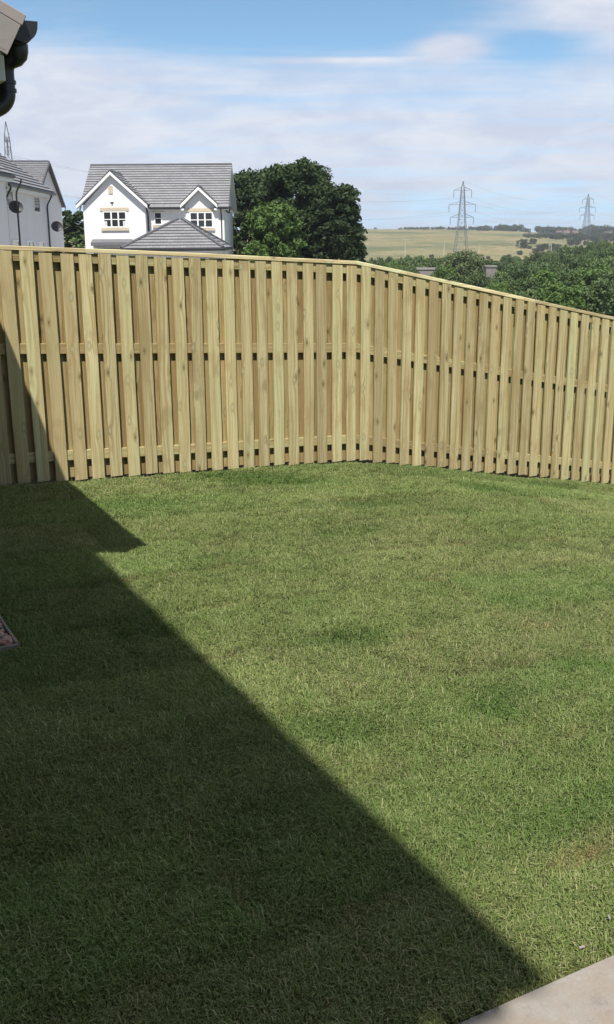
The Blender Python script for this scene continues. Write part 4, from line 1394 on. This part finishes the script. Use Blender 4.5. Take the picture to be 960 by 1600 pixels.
gname = {0: 'mid green bushy trees of the thicket', 1: 'broad trees of the thicket', 2: 'dark trees of the thicket', 3: 'bright shrubby trees of the thicket', 4: 'pale willow trees', 5: 'bushes on the far field'}


def put_bush(k, px, ytop, Y, wpx, rz, where=''):
    crown, trunk, mat, w_, h = kinds[k]
    top = fz(px, ytop, Y)
    z0 = float(terrain_z(top.x, Y)) - 0.15
    o = empty({4: 'willow_tree', 5: 'field_bush'}.get(k, 'thicket_tree'), (top.x, Y, z0), rz)
    s = wpx * Y * 0.965 / FPX / w_
    hz = max(0.8, (top.z - z0)) / h
    o.scale = (s, s, hz)
    tag(o, lab[k] + where, 'bush' if k == 5 else 'tree', gname[k] + where)
    link_mesh('crown', crown, mat, o)
    link_mesh('trunk', trunk, M['bark'], o)
    return o


br = srand(77)
# willow before the pylon
put_bush(4, 728, 390, 150, 78, 0.4)
# left part of the thicket
for (k, px, yt, Y, wpx) in ((0, 586, 402, 150, 34), (2, 604, 400, 165, 38), (0, 625, 401, 155, 40), (2, 643, 398, 175, 40), (0, 664, 398, 170, 40), (1, 684, 400, 165, 44), (0, 702, 396, 185, 36),
                            (3, 612, 409, 120, 38), (1, 640, 412, 120, 40), (3, 694, 413, 118, 46), (1, 664, 432, 112, 52), (0, 640, 428, 118, 36), (3, 772, 440, 112, 40), (2, 760, 403, 175, 34), (0, 716, 425, 110, 52), (1, 748, 424, 108, 44)):
    put_bush(k, px, yt, Y, wpx, br.uniform(0, 6.28), ' in the low strip behind the concrete walls' if Y > 140 else ' just before the concrete walls and the willow')
# right thicket, from the far side of the valley to the near side
rows = (
    (235, ((772, 402, 26), (790, 398, 30), (808, 399, 28), (826, 396, 32), (845, 392, 34), (866, 391, 32), (886, 384, 36), (908, 382, 38), (930, 376, 40), (953, 374, 42), (975, 372, 40)), (0, 2, 1)),
    (175, ((784, 408, 36), (806, 405, 40), (830, 403, 44), (855, 399, 46), (880, 397, 46), (905, 391, 50), (932, 386, 52), (960, 383, 54)), (2, 0, 2, 1)),
    (130, ((786, 424, 44), (812, 415, 52), (842, 409, 58), (872, 408, 60), (903, 401, 62), (936, 398, 66), (968, 396, 64)), (0, 2, 1)),
    (100, ((792, 440, 52), (822, 432, 62), (856, 422, 70), (893, 418, 74), (930, 414, 76), (966, 412, 72)), (3, 0, 3, 1)),
    (84, ((770, 447, 56), (806, 452, 62), (842, 448, 70), (880, 440, 76), (918, 442, 76), (955, 436, 78)), (3, 1, 0)),
)
for Y, items, ks in rows:
    for i, (px, yt, wpx) in enumerate(items):
        put_bush(ks[i % len(ks)], px + br.uniform(-4, 4), yt + br.uniform(-3, 3), Y * br.uniform(0.95, 1.05), wpx * br.uniform(0.9, 1.1), br.uniform(0, 6.28),
                 {235: ' on the far rim of the valley thicket', 175: ' on the far side of the valley thicket', 130: ' in the middle of the valley thicket', 100: ' on the near side of the valley thicket', 84: ' at the near edge of the thicket behind the falling fence'}[Y])
# bushes on the field
for (px, yt, wpx) in ((675, 397, 9), (763, 400, 8), (795, 397, 10), (813, 391, 11), (818, 373, 22), (833, 372, 14), (838, 387, 13), (846, 381, 16), (853, 380, 14), (868, 380, 20),
                      (875, 387, 16), (882, 386, 14), (893, 373, 14), (902, 371, 18), (916, 376, 12), (930, 374, 13), (944, 373, 16), (937, 383, 12), (786, 402, 10), (740, 397, 9),
                      (905, 389, 13), (920, 386, 14), (828, 384, 8), (858, 391, 9), (806, 400, 9)):
    put_bush(5, px, yt, ground_hit(px, yt + wpx * br.uniform(0.6, 0.8), 250), wpx, br.uniform(0, 6.28))

# tree belt on the skyline: one mass
fv = []
belt = []
k = srand(9)
for i in range(150):
    px = k.uniform(612, 975) if i > 14 else k.uniform(575, 660)
    dens_ = 0.35 if px < 640 else 1.0
    if k.random() > dens_:
        continue
    Y = k.uniform(1150, 1280)
    yt = 358.5 - (5.0 if px > 660 else 1.5) * k.random() - (3.0 * math.exp(-((px - 800) / 60) ** 2)) - (5 * math.exp(-((px - 935) / 14) ** 2))
    top = fz(px, yt, Y)
    z0 = float(terrain_z(top.x, Y))
    hh = max(2.5, top.z - z0)
    wv = k.uniform(7, 12)
    for j in range(4):
        belt.append((top.x + k.uniform(-.5, .5) * wv, Y + k.uniform(-3, 3), z0 + hh * k.uniform(0.25, 0.75), min(wv * 0.4, hh * 0.42)))
bo = link_mesh('skyline_woodland', crown_mesh(300, belt, 11, 0.75, 0.9, 0), M['leaf_far'])
tag(bo, 'dark line of far trees along the skyline behind the field', 'woodland', kind='stuff')
# lower belt behind the scattered bushes on the right
belt = []
for i in range(70):
    px = k.uniform(820, 985)
    Y = k.uniform(900, 1000)
    yt = 366 - 4 * k.random()
    top = fz(px, yt, Y)
    z0 = float(terrain_z(top.x, Y))
    hh = max(2.0, top.z - z0)
    for j in range(3):
        belt.append((top.x + k.uniform(-4, 4), Y + k.uniform(-2, 2), z0 + hh * k.uniform(0.3, 0.7), min(3.2, hh * 0.42)))
bo = link_mesh('hedgerow', crown_mesh(301, belt, 16, 0.55, 0.9, 0), M['leaf_far'])
tag(bo, 'dark hedge belt on the far slope below the skyline houses', 'hedge', kind='stuff')


# ------------------------------------------------------------------ pylons and wires
def make_pylon(loc, rz, H, label, thick=0.17):
    o = empty('electricity_pylon', loc, rz)
    tag(o, label, 'pylon', 'pylons of the overhead line')
    lv = [(0.0, 3.9), (0.14, 3.2), (0.26, 2.7), (0.37, 2.3), (0.47, 2.0), (0.56, 1.75), (0.645, 1.5), (0.73, 1.3), (0.81, 1.1), (0.89, 0.9), (1.0, 0.08)]
    mb = MB()
    br_ = MB()
    for (z0, w0), (z1, w1) in zip(lv, lv[1:]):
        z0, z1 = z0 * H, z1 * H
        cs0 = [(w0, w0), (w0, -w0), (-w0, -w0), (-w0, w0)]
        cs1 = [(w1, w1), (w1, -w1), (-w1, -w1), (-w1, w1)]
        for i in range(4):
            j = (i + 1) % 4
            mb.bar((*cs0[i], z0), (*cs1[i], z1), thick)
            br_.bar((*cs0[i], z0), (*cs1[j], z1), thick * 0.55)
            br_.bar((*cs0[j], z0), (*cs1[i], z1), thick * 0.55)
            br_.bar((*cs1[i], z1), (*cs1[j], z1), thick * 0.55)
    mb.build('tower_leg', M['steel'], o)
    br_.build('bracing', M['steel'], o)
    tips = []
    for zf, half in ((0.875, 5.3), (0.675, 8.0), (0.50, 7.0)):
        z = zf * H
        wv = np.interp(zf, [q[0] for q in lv], [q[1] for q in lv])
        a = MB()
        for s in (-1, 1):
            tip = Vector((s * half, 0, z))
            for yy in (-wv, wv):
                a.bar((s * wv, yy, z), tip, thick * 0.8)
                a.bar((s * wv, yy, z + 0.045 * H), tip + Vector((0, 0, 0.1)), thick * 0.7)
            for q in (0.33, 0.66):
                xx = s * (wv + (half - wv) * q)
                a.bar((xx, 0, z), (xx, 0, z + 0.045 * H * (1 - q)), thick * 0.5)
        ao = a.build('cross_arm', M['steel'], o)
        for s in (-1, 1):
            ins = MB().bar((s * half, 0, z), (s * half, 0, z - 0.10 * H), thick * 0.8, 6)
            for q in range(6):
                ins.bar((s * half, 0, z - 0.10 * H * (0.2 + q * 0.12)), (s * half, 0, z - 0.10 * H * (0.2 + q * 0.12) - 0.12), thick * 1.5, 6)
            ins.build('insulator', M['dish'], ao)
            tips.append(Vector((s * half, 0, z - 0.10 * H)))
    tips.append(Vector((0, 0, H)))
    mw = Matrix.Translation(Vector(loc)) @ Matrix.Rotation(rz, 4, 'Z')
    return o, [mw @ t_ for t_ in tips]


def pylon_at(px, ytop, Y, H, rz, label, thick):
    top = fz(px, ytop, Y)
    return make_pylon((top.x, Y, top.z - H), rz, H, label, thick)


pz = lambda px, yt, Y: fz(px, yt, Y).z - float(terrain_z(fz(px, yt, Y).x, Y))
p1, t1 = pylon_at(724, 283, 627, pz(724, 283, 627), R(3), 'steel lattice pylon standing on the straw field', 0.15)
p2, t2 = pylon_at(920, 303, 1000, pz(920, 303, 1000), R(6), 'farther pale lattice pylon beside the skyline houses', 0.18)
p0, t0 = pylon_at(9, 190, 400, pz(9, 190, 400), R(107), 'lattice pylon top rising behind the grey house roofs', 0.15)


def wire(a, b, sag, label):
    mb = MB()
    pts = []
    for i in range(25):
        q = i / 24
        pts.append(a.lerp(b, q) - Vector((0, 0, sag * 4 * q * (1 - q))))
    base = pts[0].copy()
    mb.tube([p_ - base for p_ in pts], 0.034, 4)
    o = mb.build('overhead_wire', M['wire'])
    o.location = base
    tag(o, label, 'wire', 'overhead power wires ' + label.split(' ', 4)[4][:40])
    return o


far_end = [v + Vector((330, 420, -6)) for v in t2]
for i in range(7):
    wire(t1[i], t2[i], 9, 'thin power wire slung between the two field pylons')
    if i < 6:
        wire(t0[i], t1[i], 8, 'thin power wire slung over the houses towards the field pylon')
    wire(t2[i], far_end[i], 9, 'thin power wire leaving the farther pylon for the horizon')

# ------------------------------------------------------------------ lamp posts, concrete, skyline houses
for (px, y0, y1) in ((633.5, 376, 405), (694.5, 377, 404), (749, 381, 401), (812, 375, 397), (862.5, 378, 400)):
    Y = ground_hit(px, y1, 200)
    top = fz(px, y0, Y)
    z0 = float(terrain_z(top.x, Y))
    o = empty('lamp_post', (top.x, Y, z0))
    tag(o, 'slim pale lamp post along the road below the straw field', 'lamp post', 'lamp posts below the field')
    h = top.z - z0
    MB().bar((0, 0, -0.2), (0, 0, h), 0.14, 8, 0.09).build('pole', M['lamp'], o, smooth=True)
    MB().box(-0.14, 0.14, -0.9, 0.1, h, h + 0.14).build('lantern', M['lamp'], o, bevel=0.04)

for (x0, x1, y0, y1, Y, dp_, label) in ((650, 683, 419, 446, 135, 2.5, 'low grey concrete abutment wall among the bushes, wider one'),
                                       (760, 775, 415, 446, 135, 1.6, 'narrow pale concrete pillar among the bushes beside the willow')):
    a, b = fz(x0, y0, Y), fz(x1, y1, Y)
    zb_ = min(b.z, float(terrain_z(a.x, Y)) - 0.2)
    o = empty('concrete_abutment', ((a.x + b.x) / 2, Y, zb_))
    tag(o, label, 'concrete wall')
    hw_ = (b.x - a.x) / 2
    MB().box(-hw_, hw_, 0, dp_, 0, a.z - zb_ - 0.25).build('wall', M['concrete'], o, bevel=0.03)
    MB().box(-hw_ - 0.1, hw_ + 0.1, -0.1, dp_ + 0.1, a.z - zb_ - 0.248, a.z - zb_).build('coping', M['concrete'], o, bevel=0.03)

for i, (px, Y, ym, wd, wall, label) in enumerate(((876, 1060, 364.5, 6, 'brick', 'small brick house on the skyline beside the far pylon'), (887, 1040, 364, 6, 'render', 'small white house on the skyline beside the far pylon'),
                                                  (899, 1070, 364.5, 6, 'brick', 'small brick house between the far pylon and the white house on the skyline'),
                                                  (951, 1000, 366, 9, 'brick', 'long low house on the skyline near the last trees'))):
    p = fz(px, ym, Y)
    z0 = min(float(terrain_z(p.x, Y)) - 0.3, p.z - 2.0)
    o = empty('skyline_house', (p.x, Y, z0), R(20 - 15 * i))
    tag(o, label, 'house', 'houses on the skyline')
    eh = p.z - z0
    gable_wall(MB(), -wd / 2, wd / 2, 0, 7, 0, eh, eh + 2.4, 'x').build('wall', M[wall], o)
    tr_ = 2.4 / 3.5
    build_roof('roof', [((-wd / 2 - .3, -.4, eh - .4 * tr_ + .08), (wd / 2 + .3, -.4, eh - .4 * tr_ + .08), (wd / 2 + .3, 3.5, eh + 2.5), (-wd / 2 - .3, 3.5, eh + 2.5)),
                        ((-wd / 2 - .3, 7.4, eh - .4 * tr_ + .08), (wd / 2 + .3, 7.4, eh - .4 * tr_ + .08), (wd / 2 + .3, 3.5, eh + 2.5), (-wd / 2 - .3, 3.5, eh + 2.5))], o, M['roof_red'])
    for xx in (-wd / 4, wd / 4):
        MB().box(xx - 0.7, xx + 0.7, -0.04, 0.02, eh - 1.9, eh - 0.6).build('window', M['glass'], o)
    MB().box(wd / 4 - 0.4, wd / 4 + 0.4, 3.1, 3.9, eh + 1.9, eh + 3.4).build('chimney', M['brick'], o)

# small litter on the grass
for i, (px, py) in enumerate(((908, 1493), (951, 1446), (938, 853))):
    d = CAMROT @ Vector(((px - 480) / FPX, (800 - py) / FPX, -1.0))
    tt = 1.95 / -d.z
    for _ in range(6):
        q = EYE + d * tt
        s_, w_ = sw(q.x, q.y)
        zt = float(lawn_z(np.array(s_), np.array(w_)))
        tt *= (EYE.z - zt) / (EYE.z - q.z)
    q = EYE + d * tt
    o = MB().prism([(-0.014, -0.005, 0), (0.012, -0.007, 0.004), (0.016, 0.004, 0.006), (-0.010, 0.006, 0.002)], (0, 0, 0.003)).build('wood_chip', M['edging'])
    o.location = (q.x, q.y, zt + 0.026)
    o.scale = (0.75, 0.6, 0.6)
    o.rotation_euler = (0.1, 0.15, 0.5 + i)
    tag(o, ['pale wood chip on the grass by the paving edge', 'small pale wood chip on the grass a little away from the paving', 'pale scrap on the lawn towards the falling fence'][i], 'wood chip', 'pale scraps on the lawn')

# ------------------------------------------------------------------ render settings
scene.render.engine = 'CYCLES'
scene.cycles.max_bounces = 6
scene.cycles.diffuse_bounces = 2
scene.cycles.transmission_bounces = 3
scene.cycles.transparent_max_bounces = 4
scene.cycles.use_denoising = True

# ------------------------------------------------------------------ summer haze over the valley
hx = MB().box(-2500, 2500, -260, 2700, -16.0, 62.0).build('haze', None)
tag(hx, 'thin pale summer haze over the valley', 'haze', kind='stuff')
hm, ht = material('haze')
hv = ht.n('ShaderNodeVolumePrincipled', {'Color': (0.86, 0.90, 1.0, 1), 'Density': 0.00024, 'Anisotropy': 0.2})
ho = ht.n('ShaderNodeOutputMaterial')
ht.t.links.new(hv.outputs[0], ho.inputs['Volume'])
hx.data.materials.append(hm)
scene.cycles.volume_bounces = 0
